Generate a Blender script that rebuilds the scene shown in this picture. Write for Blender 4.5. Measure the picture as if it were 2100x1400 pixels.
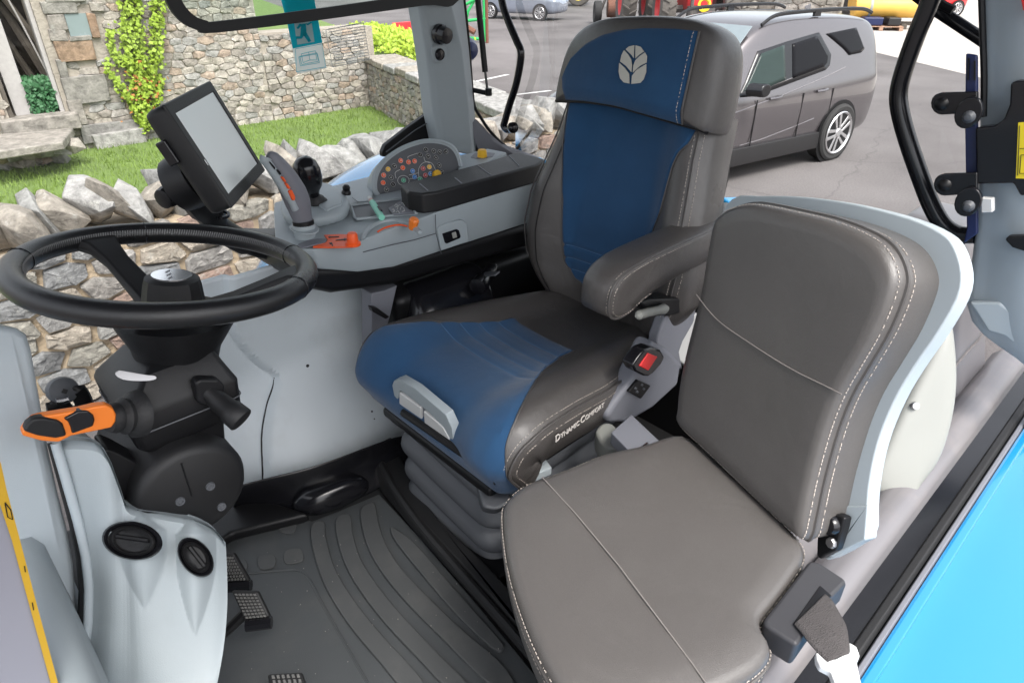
import bpy, bmesh, math, random
from mathutils import Vector, Matrix, noise
random.seed(7)
for o in list(bpy.data.objects): bpy.data.objects.remove(o)
SC = bpy.context.scene
COL = SC.collection
R = math.radians
V = Vector

# ------------------------------------------------------------------ camera, sky, sun, exposure
# World axes: X runs to the rear of the tractor, Y to its right-hand side, Z up; z = 0 is the cab floor.
EYE = 1.24                      # camera height above the cab floor
PITCH, AZ, FPX = R(30), R(47), 1350.0
GZ = -1.01                      # the yard outside
cam = bpy.data.cameras.new('camera'); camo = bpy.data.objects.new('camera', cam); COL.objects.link(camo)
cam.sensor_width = 36; cam.lens = FPX / 2100 * 36; cam.clip_start = .02; cam.clip_end = 3000
camo.location = (0, 0, EYE); camo.rotation_euler = (math.pi/2 - PITCH, 0, AZ - math.pi/2)
SC.camera = camo

SUN_EL, SUN_AZ = R(58), R(-100)  # azimuth measured from +X (direction the light comes from)
w = bpy.data.worlds.new('World'); SC.world = w; w.use_nodes = True
wn = w.node_tree.nodes; wl = w.node_tree.links
bg = wn['Background']
sky = wn.new('ShaderNodeTexSky'); sky.sky_type = 'NISHITA'; sky.sun_disc = False
sky.sun_elevation = SUN_EL; sky.sun_rotation = math.pi/2 - SUN_AZ
sky.air_density = 1.0; sky.dust_density = 4.0; sky.ozone_density = 1.0
hs = wn.new('ShaderNodeHueSaturation'); hs.inputs['Saturation'].default_value = .28
wl.new(sky.outputs[0], hs.inputs['Color']); wl.new(hs.outputs[0], bg.inputs[0])
bg.inputs[1].default_value = .15
sd = bpy.data.lights.new('sun', 'SUN'); sd.energy = 1.1; sd.angle = R(20); sd.color = (1, .965, .91)
so = bpy.data.objects.new('sun', sd); COL.objects.link(so)
sdir = V((math.cos(SUN_EL)*math.cos(SUN_AZ), math.cos(SUN_EL)*math.sin(SUN_AZ), math.sin(SUN_EL)))
so.rotation_euler = sdir.to_track_quat('Z', 'Y').to_euler(); so.location = sdir*30
SC.view_settings.view_transform = 'Standard'; SC.view_settings.look = 'None'
SC.view_settings.gamma = 1; SC.view_settings.use_curve_mapping = False
SC.view_settings.exposure = 1.45

# ------------------------------------------------------------------ helpers
_c, _s = math.cos(PITCH), math.sin(PITCH)
def ray(x, y):
    l = x - 1050; u = 700 - y
    f = FPX*_c + u*_s; v = -FPX*_s + u*_c
    return V(((f*math.cos(AZ) + l*math.sin(AZ))/FPX, (f*math.sin(AZ) - l*math.cos(AZ))/FPX, v/FPX))
def W(x, y, X=None, Y=None, Z=None, d=None):
    """sight line of photo point (x, y) met with a real plane of the cab or yard"""
    r = ray(x, y)
    k = (Z-EYE)/r.z if Z is not None else X/r.x if X is not None else Y/r.y if Y is not None else d
    return V((r.x*k, r.y*k, EYE + r.z*k))
def WP(x, y, o, n):
    """the same, met with the plane through o with normal n"""
    r = ray(x, y); e = V((0, 0, EYE)); o = V(o); n = V(n)
    return e + r*((o-e).dot(n)/r.dot(n))

def lerp(a, b, t): return a + (b-a)*t
def smooth01(t): t = max(0, min(1, t)); return t*t*(3-2*t)
def interp(xs, ys, x):
    if x <= xs[0]: return ys[0]
    for i in range(1, len(xs)):
        if x <= xs[i]:
            t = (x-xs[i-1])/(xs[i]-xs[i-1])
            return lerp(ys[i-1], ys[i], t)
    return ys[-1]
def spline(pts, n=8, closed=False):
    """Catmull-Rom through points"""
    pts = [V(p) for p in pts]; out = []; m = len(pts)
    rng = range(m if closed else m-1)
    for i in rng:
        if closed: p0, p1, p2, p3 = pts[i-1], pts[i], pts[(i+1) % m], pts[(i+2) % m]
        else: p0, p1, p2, p3 = pts[max(i-1, 0)], pts[i], pts[i+1], pts[min(i+2, m-1)]
        for k in range(n):
            t = k/n
            out.append(.5*((2*p1) + (p2-p0)*t + (2*p0-5*p1+4*p2-p3)*t*t + (3*p1-p0-3*p2+p3)*t**3))
    if not closed: out.append(pts[-1])
    return out
def rrect(w, h, r, n=4):
    out = []
    for cx, cy, a in ((w/2-r, h/2-r, 0), (-w/2+r, h/2-r, 90), (-w/2+r, -h/2+r, 180), (w/2-r, -h/2+r, 270)):
        for k in range(n+1):
            q = R(a + 90*k/n); out.append((cx + r*math.cos(q), cy + r*math.sin(q)))
    return out
def circ(r, n=16, ry=None):
    return [(r*math.cos(2*math.pi*k/n), (ry or r)*math.sin(2*math.pi*k/n)) for k in range(n)]
class Frame:
    def __init__(s, o, u, v=None, n=None):
        s.o = V(o); s.u = V(u).normalized()
        if n is not None and v is None:
            n = V(n).normalized(); s.u = (s.u - n*s.u.dot(n)).normalized(); s.n = n; s.v = n.cross(s.u)
        else:
            v = V(v); s.v = (v - s.u*v.dot(s.u)).normalized(); s.n = s.u.cross(s.v)
    def __call__(s, a, b, c=0): return s.o + s.u*a + s.v*b + s.n*c
    def poly(s, pts, c=0): return [s(p[0], p[1], c) for p in pts]

ORG = {}
class MB:
    def __init__(s): s.v = []; s.f = []
    def add(s, vs, fs):
        b = len(s.v); s.v += [V(p) for p in vs]; s.f += [tuple(b+i for i in f) for f in fs]; return s
    def box(s, c, d, fr=None):
        c = V(c); h = [x/2 for x in d]
        pts = [(sx*h[0], sy*h[1], sz*h[2]) for sz in (-1, 1) for sy in (-1, 1) for sx in (-1, 1)]
        if fr: pts = [c + fr.u*p[0] + fr.v*p[1] + fr.n*p[2] for p in pts]
        else: pts = [c + V(p) for p in pts]
        return s.add(pts, [(0, 2, 3, 1), (4, 5, 7, 6), (0, 1, 5, 4), (2, 6, 7, 3), (0, 4, 6, 2), (1, 3, 7, 5)])
    def prism(s, poly, off):
        poly = [V(p) for p in poly]; off = V(off); n = len(poly)
        return s.add(poly + [p+off for p in poly], [tuple(range(n-1, -1, -1)), tuple(range(n, 2*n))] + [(i, (i+1) % n, n+(i+1) % n, n+i) for i in range(n)])
    def loft(s, rings, caps=True, closed=True):
        n = len(rings[0]); assert all(len(r) == n for r in rings), [len(r) for r in rings]
        vs = [p for r in rings for p in r]; fs = []
        for i in range(len(rings)-1):
            for j in range(n if closed else n-1):
                k = (j+1) % n; fs.append((i*n+j, i*n+k, (i+1)*n+k, (i+1)*n+j))
        if caps and closed:
            fs.append(tuple(range(n-1, -1, -1))); m = (len(rings)-1)*n; fs.append(tuple(range(m, m+n)))
        return s.add(vs, fs)
    def tube(s, path, r, n=10, caps=True, flat=None):
        path = [V(p) for p in path]; m = len(path); rings = []; up = None
        for i, p in enumerate(path):
            t = (path[min(i+1, m-1)] - path[max(i-1, 0)])
            if t.length < 1e-9: t = V((0, 0, 1))
            t.normalize()
            if up is None:
                up = V((0, 0, 1)) if abs(t.z) < .9 else V((1, 0, 0))
            a = up - t*up.dot(t)
            if a.length < 1e-6: a = V((1, 0, 0)) - t*t.x
            a.normalize(); up = a; b = t.cross(a)
            rr = r[i] if isinstance(r, (list, tuple)) else r
            fl = flat or 1
            rings.append([p + a*(rr*math.cos(2*math.pi*k/n)) + b*(rr*fl*math.sin(2*math.pi*k/n)) for k in range(n)])
        return s.loft(rings, caps)
    def ring(s, path, r, n=8):
        """closed tube"""
        path = [V(p) for p in path]; m = len(path); rings = []; up = None
        cen = sum(path, V())/m
        for i, p in enumerate(path):
            t = (path[(i+1) % m] - path[i-1]).normalized(); a = (p-cen); a = (a - t*a.dot(t)).normalized(); b = t.cross(a)
            rr = r[i] if isinstance(r, (list, tuple)) else r
            rings.append([p + a*(rr*math.cos(2*math.pi*k/n)) + b*(rr*math.sin(2*math.pi*k/n)) for k in range(n)])
        vs = [p for q in rings for p in q]
        return s.add(vs, [(i*n+j, i*n+(j+1) % n, ((i+1) % m)*n+(j+1) % n, ((i+1) % m)*n+j) for i in range(m) for j in range(n)])
    def lathe(s, prof, o, ax, n=20, caps=True):
        o = V(o); ax = V(ax).normalized(); a = V((0, 0, 1)) if abs(ax.z) < .9 else V((1, 0, 0)); a = (a - ax*a.dot(ax)).normalized(); b = ax.cross(a)
        return s.loft([[o + ax*h + (a*math.cos(2*math.pi*k/n) + b*math.sin(2*math.pi*k/n))*r for k in range(n)] for r, h in prof], caps)
    def grid(s, fn, nu, nv, us=(0, 1), vs=(0, 1)):
        pts = [fn(lerp(us[0], us[1], i/nu), lerp(vs[0], vs[1], j/nv)) for i in range(nu+1) for j in range(nv+1)]
        return s.add(pts, [(i*(nv+1)+j, (i+1)*(nv+1)+j, (i+1)*(nv+1)+j+1, i*(nv+1)+j+1) for i in range(nu) for j in range(nv)])
    def build(s, name, m, parent=None, smooth=38, bevel=0, seg=2, sub=0, fix=True, solid=0):
        me = bpy.data.meshes.new(name)
        if parent is not None: org = ORG[parent.name]
        else:
            xs = [p.x for p in s.v]; ys = [p.y for p in s.v]; zs = [p.z for p in s.v]
            org = V(((min(xs)+max(xs))/2, (min(ys)+max(ys))/2, min(zs)))
        me.from_pydata([p-org for p in s.v], [], s.f)
        if fix:
            bm = bmesh.new(); bm.from_mesh(me); bmesh.ops.recalc_face_normals(bm, faces=bm.faces); bm.to_mesh(me); bm.free()
        me.update()
        for q in (m if isinstance(m, (list, tuple)) else [m]): me.materials.append(q)
        if smooth:
            me.polygons.foreach_set('use_smooth', [True]*len(me.polygons))
            if not sub and not bevel: me.set_sharp_from_angle(angle=R(smooth))
        o = bpy.data.objects.new(name, me); COL.objects.link(o)
        if parent is not None: o.parent = parent
        else: o.location = org
        ORG[o.name] = org
        if solid:
            k = o.modifiers.new('thick', 'SOLIDIFY'); k.thickness = abs(solid); k.offset = -1 if solid > 0 else 1
        if bevel:
            k = o.modifiers.new('bevel', 'BEVEL'); k.width = bevel; k.segments = seg; k.limit_method = 'ANGLE'; k.angle_limit = R(32); k.harden_normals = True
        if sub:
            k = o.modifiers.new('sub', 'SUBSURF'); k.levels = k.render_levels = sub
        return o
def thing(name, label, cat, loc, group=None):
    o = bpy.data.objects.new(name, None); COL.objects.link(o); o.location = loc; ORG[o.name] = V(loc)
    o.empty_display_size = .05
    return tag(o, label, cat, group)
def tag(o, label, cat, group=None):
    o['label'] = label; o['category'] = cat
    if group: o['group'] = group
    return o
def structure(o): o['kind'] = 'structure'; return o
def stuff(o): o['kind'] = 'stuff'; return o

# ------------------------------------------------------------------ materials
def new_mat(name):
    m = bpy.data.materials.new(name); m.use_nodes = True
    nt = m.node_tree; return m, nt, nt.nodes, nt.links, nt.nodes['Principled BSDF']
def mat(name, col, rough=.5, metal=0, var=.06, vs=6, bump=0, bs=300, spec=.5, coat=0, sheen=0, dirt=0, dcol=(.25, .2, .15), ds=3, emit=None, voro=False, rvar=.08):
    m, nt, N, L, p = new_mat(name)
    tc = N.new('ShaderNodeTexCoord')
    nz = N.new('ShaderNodeTexNoise'); nz.inputs['Scale'].default_value = vs; nz.inputs['Detail'].default_value = 6
    L.new(tc.outputs['Object'], nz.inputs['Vector'])
    mx = N.new('ShaderNodeMix'); mx.data_type = 'RGBA'
    mx.inputs[6].default_value = (*[c*(1-var) for c in col], 1); mx.inputs[7].default_value = (*[min(1, c*(1+var)) for c in col], 1)
    L.new(nz.outputs[0], mx.inputs[0]); out = mx.outputs[2]
    if dirt:
        n2 = N.new('ShaderNodeTexNoise'); n2.inputs['Scale'].default_value = ds; n2.inputs['Detail'].default_value = 9; n2.inputs['Roughness'].default_value = .65
        L.new(tc.outputs['Object'], n2.inputs['Vector'])
        rp = N.new('ShaderNodeMapRange'); rp.inputs[1].default_value = .5; rp.inputs[2].default_value = .75; rp.inputs[4].default_value = dirt
        L.new(n2.outputs[0], rp.inputs[0])
        m2 = N.new('ShaderNodeMix'); m2.data_type = 'RGBA'; m2.inputs[7].default_value = (*dcol, 1)
        L.new(rp.outputs[0], m2.inputs[0]); L.new(out, m2.inputs[6]); out = m2.outputs[2]
    L.new(out, p.inputs['Base Color'])
    rr = N.new('ShaderNodeMapRange'); rr.inputs[3].default_value = max(.02, rough-rvar); rr.inputs[4].default_value = min(1, rough+rvar)
    L.new(nz.outputs[0], rr.inputs[0]); L.new(rr.outputs[0], p.inputs['Roughness'])
    p.inputs['Metallic'].default_value = metal; p.inputs['Specular IOR Level'].default_value = spec
    p.inputs['Coat Weight'].default_value = coat; p.inputs['Coat Roughness'].default_value = .05
    p.inputs['Sheen Weight'].default_value = sheen
    if emit: p.inputs['Emission Color'].default_value = (*emit[0], 1); p.inputs['Emission Strength'].default_value = emit[1]
    if bump:
        if voro:
            b2 = N.new('ShaderNodeTexVoronoi'); b2.feature = 'DISTANCE_TO_EDGE'; b2.inputs['Scale'].default_value = bs
        else:
            b2 = N.new('ShaderNodeTexNoise'); b2.inputs['Scale'].default_value = bs; b2.inputs['Detail'].default_value = 4
        L.new(tc.outputs['Object'], b2.inputs['Vector'])
        bp = N.new('ShaderNodeBump'); bp.inputs['Strength'].default_value = 1; bp.inputs['Distance'].default_value = bump
        L.new(b2.outputs[0], bp.inputs['Height']); L.new(bp.outputs[0], p.inputs['Normal'])
    return m
def stone_mat(name, cols, island=False, lichen=.5, ns=18):
    """each stone takes its own tone; lichen patches and pitted relief"""
    m, nt, N, L, p = new_mat(name)
    tc = N.new('ShaderNodeTexCoord')
    if island: g = N.new('ShaderNodeNewGeometry'); rnd = g.outputs['Random Per Island']
    else: g = N.new('ShaderNodeObjectInfo'); rnd = g.outputs['Random']
    cr = N.new('ShaderNodeValToRGB'); cr.color_ramp.interpolation = 'CONSTANT'; e = cr.color_ramp.elements
    while len(e) < len(cols): e.new(.5)
    for i, c in enumerate(cols): e[i].position = i/len(cols); e[i].color = (*c, 1)
    L.new(rnd, cr.inputs[0])
    nz = N.new('ShaderNodeTexNoise'); nz.inputs['Scale'].default_value = ns; nz.inputs['Detail'].default_value = 8; nz.inputs['Roughness'].default_value = .7
    L.new(tc.outputs['Object'], nz.inputs['Vector'])
    hv = N.new('ShaderNodeMapRange'); hv.inputs[1].default_value = .3; hv.inputs[2].default_value = .7; hv.inputs[3].default_value = .45; hv.inputs[4].default_value = 1.30
    L.new(nz.outputs[0], hv.inputs[0])
    mu = N.new('ShaderNodeMix'); mu.data_type = 'RGBA'; mu.blend_type = 'MULTIPLY'; mu.inputs[0].default_value = 1
    L.new(cr.outputs[0], mu.inputs[6]); L.new(hv.outputs[0], mu.inputs[7])
    n2 = N.new('ShaderNodeTexNoise'); n2.inputs['Scale'].default_value = ns*.55; n2.inputs['Detail'].default_value = 10; n2.inputs['Roughness'].default_value = .75
    L.new(tc.outputs['Object'], n2.inputs['Vector'])
    lr = N.new('ShaderNodeMapRange'); lr.inputs[1].default_value = .56; lr.inputs[2].default_value = .66; lr.inputs[4].default_value = lichen
    L.new(n2.outputs[0], lr.inputs[0])
    m2 = N.new('ShaderNodeMix'); m2.data_type = 'RGBA'; m2.inputs[7].default_value = (.48, .47, .43, 1)
    L.new(lr.outputs[0], m2.inputs[0]); L.new(mu.outputs[2], m2.inputs[6]); L.new(m2.outputs[2], p.inputs['Base Color'])
    p.inputs['Roughness'].default_value = .9; p.inputs['Specular IOR Level'].default_value = .25
    bp = N.new('ShaderNodeBump'); bp.inputs['Strength'].default_value = 1; bp.inputs['Distance'].default_value = .03
    L.new(nz.outputs[0], bp.inputs['Height']); L.new(bp.outputs[0], p.inputs['Normal'])
    return m
def wrinkle(m, scale, dist):
    """soft creases over the fine grain of upholstery"""
    nt = m.node_tree; N = nt.nodes; L = nt.links; p = N['Principled BSDF']
    tc = next(n for n in N if n.type == 'TEX_COORD'); old = p.inputs['Normal'].links[0].from_node
    nz = N.new('ShaderNodeTexNoise'); nz.inputs['Scale'].default_value = scale; nz.inputs['Detail'].default_value = 3; nz.inputs['Distortion'].default_value = .6
    L.new(tc.outputs['Object'], nz.inputs['Vector'])
    b = N.new('ShaderNodeBump'); b.inputs['Distance'].default_value = dist; L.new(nz.outputs[0], b.inputs['Height']); L.new(b.outputs[0], old.inputs['Normal'])
def glass_mat(name, tint=(1, 1, 1), refl=.06):
    m, nt, N, L, p = new_mat(name); N.remove(p)
    t = N.new('ShaderNodeBsdfTransparent'); t.inputs[0].default_value = (*tint, 1)
    g = N.new('ShaderNodeBsdfGlossy'); g.inputs['Roughness'].default_value = .02
    lw = N.new('ShaderNodeFresnel'); lw.inputs[0].default_value = 1.35
    mx = N.new('ShaderNodeMixShader'); L.new(lw.outputs[0], mx.inputs[0]); L.new(t.outputs[0], mx.inputs[1]); L.new(g.outputs[0], mx.inputs[2])
    L.new(mx.outputs[0], N['Material Output'].inputs[0])
    return m
M = {}
M['asphalt'] = None
M['leather'] = mat('leather', (.070, .064, .061), .30, var=.14, vs=5, bump=.0006, bs=700, voro=True, spec=.45)
M['leather_top'] = mat('leather_seat', (.094, .087, .083), .33, var=.06, vs=4, bump=.0005, bs=700, voro=True, spec=.45, dirt=.25, dcol=(.125, .12, .113), ds=5)
M['blue_cloth'] = mat('blue_velour', (.019, .066, .150), .8, var=.25, vs=9, bump=.0006, bs=1500, spec=.15, sheen=.2, dirt=.25, dcol=(.03, .115, .225), ds=6)
M['thread'] = mat('thread', (.50, .44, .39), .8, var=.1)
M['grey'] = mat('grey_plastic', (.335, .378, .40), .46, var=.03, bump=.0003, bs=800, spec=.4, dirt=.14, dcol=(.24, .26, .26), ds=9)
M['grey_pale'] = mat('pale_grey_plastic', (.40, .45, .48), .42, var=.03, bump=.0002, bs=900, spec=.4)
M['grey_dark'] = mat('slate_plastic', (.085, .09, .10), .5, var=.05, bump=.0002, bs=900)
M['grey_mid'] = mat('mid_grey_plastic', (.17, .175, .20), .5, var=.04, bump=.0002, bs=900)
M['black'] = mat('black_plastic', (.008, .008, .009), .42, var=.2, bump=.0002, bs=900, spec=.32)
M['black_soft'] = mat('black_soft_touch', (.013, .013, .014), .48, var=.15, bump=.0003, bs=1100, spec=.38)
M['black_gloss'] = mat('black_gloss', (.008, .008, .010), .2, var=.1, spec=.5)
M['black_rubber'] = mat('black_rubber', (.012, .012, .013), .6, var=.2, bump=.0004, bs=400)
M['mat_rubber'] = mat('floor_rubber', (.055, .060, .064), .6, var=.12, vs=9, bump=.0006, bs=700, dirt=.5, dcol=(.085, .085, .082), ds=7)
M['mat_rib'] = mat('floor_rib_rubber', (.062, .065, .067), .68, var=.14, vs=8, bump=.0006, bs=600, dirt=.7, dcol=(.093, .093, .090), ds=11)
M['orange'] = mat('orange_plastic', (.80, .20, .022), .4, var=.04)
M['red_orange'] = mat('red_orange_plastic', (.82, .10, .015), .42, var=.04)
M['red'] = mat('red_plastic', (.75, .03, .03), .4, var=.04)
M['yellow'] = mat('yellow_plastic', (.85, .48, .02), .42, var=.04)
M['white'] = mat('white_plastic', (.60, .60, .59), .45, var=.04)
M['cream'] = mat('cream_plastic', (.28, .285, .265), .5, var=.05, dirt=.15, dcol=(.45, .42, .36))
M['chrome'] = mat('chrome', (.75, .75, .76), .2, metal=1, var=.03)
M['steel'] = mat('steel', (.42, .42, .43), .38, metal=1, var=.08)
M['sill'] = mat('silver_sill_paint', (.215, .205, .215), .36, metal=.3, var=.06, dirt=.3, dcol=(.38, .33, .30), ds=6)
M['sky_blue'] = mat('sky_blue_paint', (.012, .22, .47), .14, var=.04, coat=1, dirt=.12, dcol=(.03, .22, .5), ds=8, rvar=0)
M['navy'] = mat('navy_paint', (.008, .016, .075), .4, var=.1)
M['panel_white'] = mat('pale_side_panel', (.56, .61, .64), .4, var=.04, bump=.0003, bs=800, dirt=.25, dcol=(.36, .36, .34), ds=7)
M['glass'] = glass_mat('window_glass', (.97, .985, .98))
M['tint'] = glass_mat('tinted_glass', (.80, .88, .85))
wrinkle(M['leather'], 22, .0022); wrinkle(M['leather_top'], 8, .003); wrinkle(M['blue_cloth'], 22, .0015)
for k in ('leather', 'leather_top'):
    q = M[k].node_tree.nodes['Principled BSDF']; q.inputs['Coat Weight'].default_value = .4; q.inputs['Coat Roughness'].default_value = .3
# ================================================================== THE YARD
def asphalt_mat():
    m, nt, N, L, p = new_mat('asphalt')
    tc = N.new('ShaderNodeTexCoord')
    n1 = N.new('ShaderNodeTexNoise'); n1.inputs['Scale'].default_value = .35; n1.inputs['Detail'].default_value = 8
    n2 = N.new('ShaderNodeTexNoise'); n2.inputs['Scale'].default_value = 45; n2.inputs['Detail'].default_value = 5; n2.inputs['Roughness'].default_value = .8
    vo = N.new('ShaderNodeTexVoronoi'); vo.feature = 'DISTANCE_TO_EDGE'; vo.inputs['Scale'].default_value = .32
    nd = N.new('ShaderNodeTexNoise'); nd.inputs['Scale'].default_value = 1.6; nd.inputs['Detail'].default_value = 5
    for n in (n1, n2, nd): L.new(tc.outputs['Object'], n.inputs['Vector'])
    ad = N.new('ShaderNodeMix'); ad.data_type = 'RGBA'; ad.blend_type = 'LINEAR_LIGHT'; ad.inputs[0].default_value = .25
    L.new(tc.outputs['Object'], ad.inputs[6]); L.new(nd.outputs[1], ad.inputs[7]); L.new(ad.outputs[2], vo.inputs['Vector'])
    c1 = N.new('ShaderNodeMix'); c1.data_type = 'RGBA'; c1.inputs[6].default_value = (.098, .089, .088, 1); c1.inputs[7].default_value = (.165, .152, .150, 1)
    r1 = N.new('ShaderNodeMapRange'); r1.inputs[1].default_value = .35; r1.inputs[2].default_value = .65; L.new(n1.outputs[0], r1.inputs[0]); L.new(r1.outputs[0], c1.inputs[0])
    r2 = N.new('ShaderNodeMapRange'); r2.inputs[1].default_value = .3; r2.inputs[2].default_value = .7; r2.inputs[3].default_value = .72; r2.inputs[4].default_value = 1.28; L.new(n2.outputs[0], r2.inputs[0])
    mu = N.new('ShaderNodeMix'); mu.data_type = 'RGBA'; mu.blend_type = 'MULTIPLY'; mu.inputs[0].default_value = 1
    L.new(c1.outputs[2], mu.inputs[6]); L.new(r2.outputs[0], mu.inputs[7])
    cr = N.new('ShaderNodeMapRange'); cr.inputs[1].default_value = .0; cr.inputs[2].default_value = .006; cr.inputs[3].default_value = .3; cr.inputs[4].default_value = 0; L.new(vo.outputs[0], cr.inputs[0])
    mk = N.new('ShaderNodeMix'); mk.data_type = 'RGBA'; mk.inputs[7].default_value = (.045, .042, .042, 1); L.new(cr.outputs[0], mk.inputs[0]); L.new(mu.outputs[2], mk.inputs[6])
    L.new(mk.outputs[2], p.inputs['Base Color']); p.inputs['Roughness'].default_value = .88; p.inputs['Specular IOR Level'].default_value = .3
    bp = N.new('ShaderNodeBump'); bp.inputs['Distance'].default_value = .006; L.new(n2.outputs[0], bp.inputs['Height']); L.new(bp.outputs[0], p.inputs['Normal'])
    return m
M['asphalt'] = asphalt_mat()
M['concrete'] = mat('pale_concrete', (.40, .37, .34), .85, var=.18, vs=1.2, bump=.003, bs=40, dirt=.3, dcol=(.30, .27, .25), ds=.8)
M['line'] = mat('line_paint', (.62, .61, .60), .7, var=.12, vs=14, dirt=.5, dcol=(.2, .19, .19), ds=9)
M['mortar'] = mat('lime_mortar', (.40, .315, .22), .95, var=.3, vs=14, bump=.012, bs=40, dirt=.5, dcol=(.22, .18, .14), ds=7)
M['mortar_grey'] = mat('grey_mortar', (.32, .285, .24), .95, var=.3, vs=9, bump=.012, bs=30, dirt=.5, dcol=(.20, .17, .14), ds=4)
C_dry = [(0.331, 0.320, 0.309), (0.398, 0.375, 0.353), (0.298, 0.276, 0.254), (0.442, 0.386, 0.320), (0.276, 0.276, 0.276), (0.365, 0.343, 0.298), (0.353, 0.254, 0.209), (0.420, 0.408, 0.386)]
C_barn = [(0.362, 0.329, 0.288), (0.320, 0.299, 0.267), (0.426, 0.384, 0.329), (0.299, 0.267, 0.235), (0.384, 0.352, 0.320), (0.405, 0.320, 0.256), (0.341, 0.329, 0.309), (0.447, 0.405, 0.352)]
M['dry'] = stone_mat('field_stone', C_dry, lichen=.45, ns=22); M['dry_i'] = stone_mat('field_stone_small', C_dry, True, .45, 22)
M['barn'] = stone_mat('barn_stone', C_barn, lichen=.3, ns=11); M['barn_i'] = stone_mat('barn_stone_small', C_barn, True, .3, 11)
M['sandstone'] = stone_mat('brown_sandstone', [(.28, .19, .13), (.30, .21, .145)], lichen=.12, ns=9)
M['dressed'] = stone_mat('dressed_stone', [(.27, .255, .23), (.30, .275, .245), (.25, .24, .225)], lichen=.35, ns=9)
M['cope'] = stone_mat('coping_stone', [(.32, .315, .30), (.36, .35, .335), (.28, .275, .265), (.35, .315, .27)], lichen=.7, ns=14)
M['old_wood'] = mat('weathered_wood', (.10, .085, .07), .85, var=.35, vs=20, bump=.002, bs=60)
M['pale_wood'] = mat('bleached_wood', (.38, .36, .35), .8, var=.15, vs=25, bump=.002, bs=60)
M['leafA'] = mat('ivy_leaf', (.23, .33, .035), .55, var=.45, vs=6, spec=.3); M['leafB'] = mat('autumn_leaf', (.34, .14, .03), .6, var=.4, vs=9)
M['fern'] = mat('fern_leaf', (.035, .12, .045), .6, var=.4, vs=8); M['stem'] = mat('woody_stem', (.10, .07, .05), .9, var=.2)
M['grass'] = mat('grass_blade', (.15, .225, .04), .7, var=.5, vs=1.6); M['turf'] = mat('turf', (.12, .18, .045), .95, var=.45, vs=3, bump=.02, bs=30)
M['fern_yellow'] = mat('yellow_green_fern', (.30, .42, .03), .6, var=.35, vs=6)  # ferns with yellow-green leaves of their own colour

def sheet(name, poly, z, m):
    return structure(MB().add([V((x, y, z)) for x, y in poly], [tuple(range(len(poly)))]).build(name, m, smooth=0))
sheet('ground', [(-400, -400), (900, -400), (900, 900), (-400, 900)], GZ, M['asphalt'])
a, b, c = W(1700, 85, Z=GZ), W(1785, 108, Z=GZ), W(1990, 155, Z=GZ)
e = (c-a).normalized()
sheet('concrete_apron', [(p.x, p.y) for p in (a-e*1.5, c+e*40, c+e*40+V((120, 20, 0)), a-e*1.5+V((120, 120, 0)))], GZ+.004, M['concrete'])
for i, q in enumerate((((1005, 161), (1042, 153)), ((1008, 200), (1130, 186)))):
    p0, p1 = W(*q[0], Z=GZ+.008), W(*q[1], Z=GZ+.008); d = (p1-p0).normalized(); p0 -= d*1.2; s = V((-d.y, d.x, 0))*.05
    o = structure(MB().add([p0-s, p1-s, p1+s, p0+s], [(0, 1, 2, 3)]).build('parking_line', M['line'], smooth=0))

# ---------------------------------------------------------------- stonework
def voronoi(wd, ht, su, sv, rng):
    k = su/sv; seeds = []; rows = max(2, round(ht/sv))
    for r in range(-1, rows+1):
        x = -su + rng.random()*su
        while x < wd+su:
            seeds.append((x, ((r+.5+rng.uniform(-.2, .2))*ht/rows)*k)); x += su*rng.uniform(.6, 1.5)
    polys = []
    for i, (x, y) in enumerate(seeds):
        if x < 0 or x > wd or y < 0 or y > ht*k: continue
        pl = [(max(0, x-2.2*su), max(0, y-2.2*su)), (min(wd, x+2.2*su), max(0, y-2.2*su)), (min(wd, x+2.2*su), min(ht*k, y+2.2*su)), (max(0, x-2.2*su), min(ht*k, y+2.2*su))]
        for j, (a, b) in enumerate(seeds):
            if j == i or abs(a-x) > 3*su or abs(b-y) > 3*su: continue
            mx, my, nx, ny = (a+x)/2, (b+y)/2, a-x, b-y; out = []
            for q in range(len(pl)):
                p0, p1 = pl[q-1], pl[q]; d0 = (p0[0]-mx)*nx+(p0[1]-my)*ny; d1 = (p1[0]-mx)*nx+(p1[1]-my)*ny
                if (d0 <= 0) != (d1 <= 0):
                    t = d0/(d0-d1); out.append((p0[0]+(p1[0]-p0[0])*t, p0[1]+(p1[1]-p0[1])*t))
                if d1 <= 0: out.append(p1)
            pl = out
            if len(pl) < 3: break
        if len(pl) >= 3: polys.append([(p[0], p[1]/k) for p in pl])
    return polys
def area(pl): return abs(sum(pl[i-1][0]*pl[i][1]-pl[i][0]*pl[i-1][1] for i in range(len(pl))))/2
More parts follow.
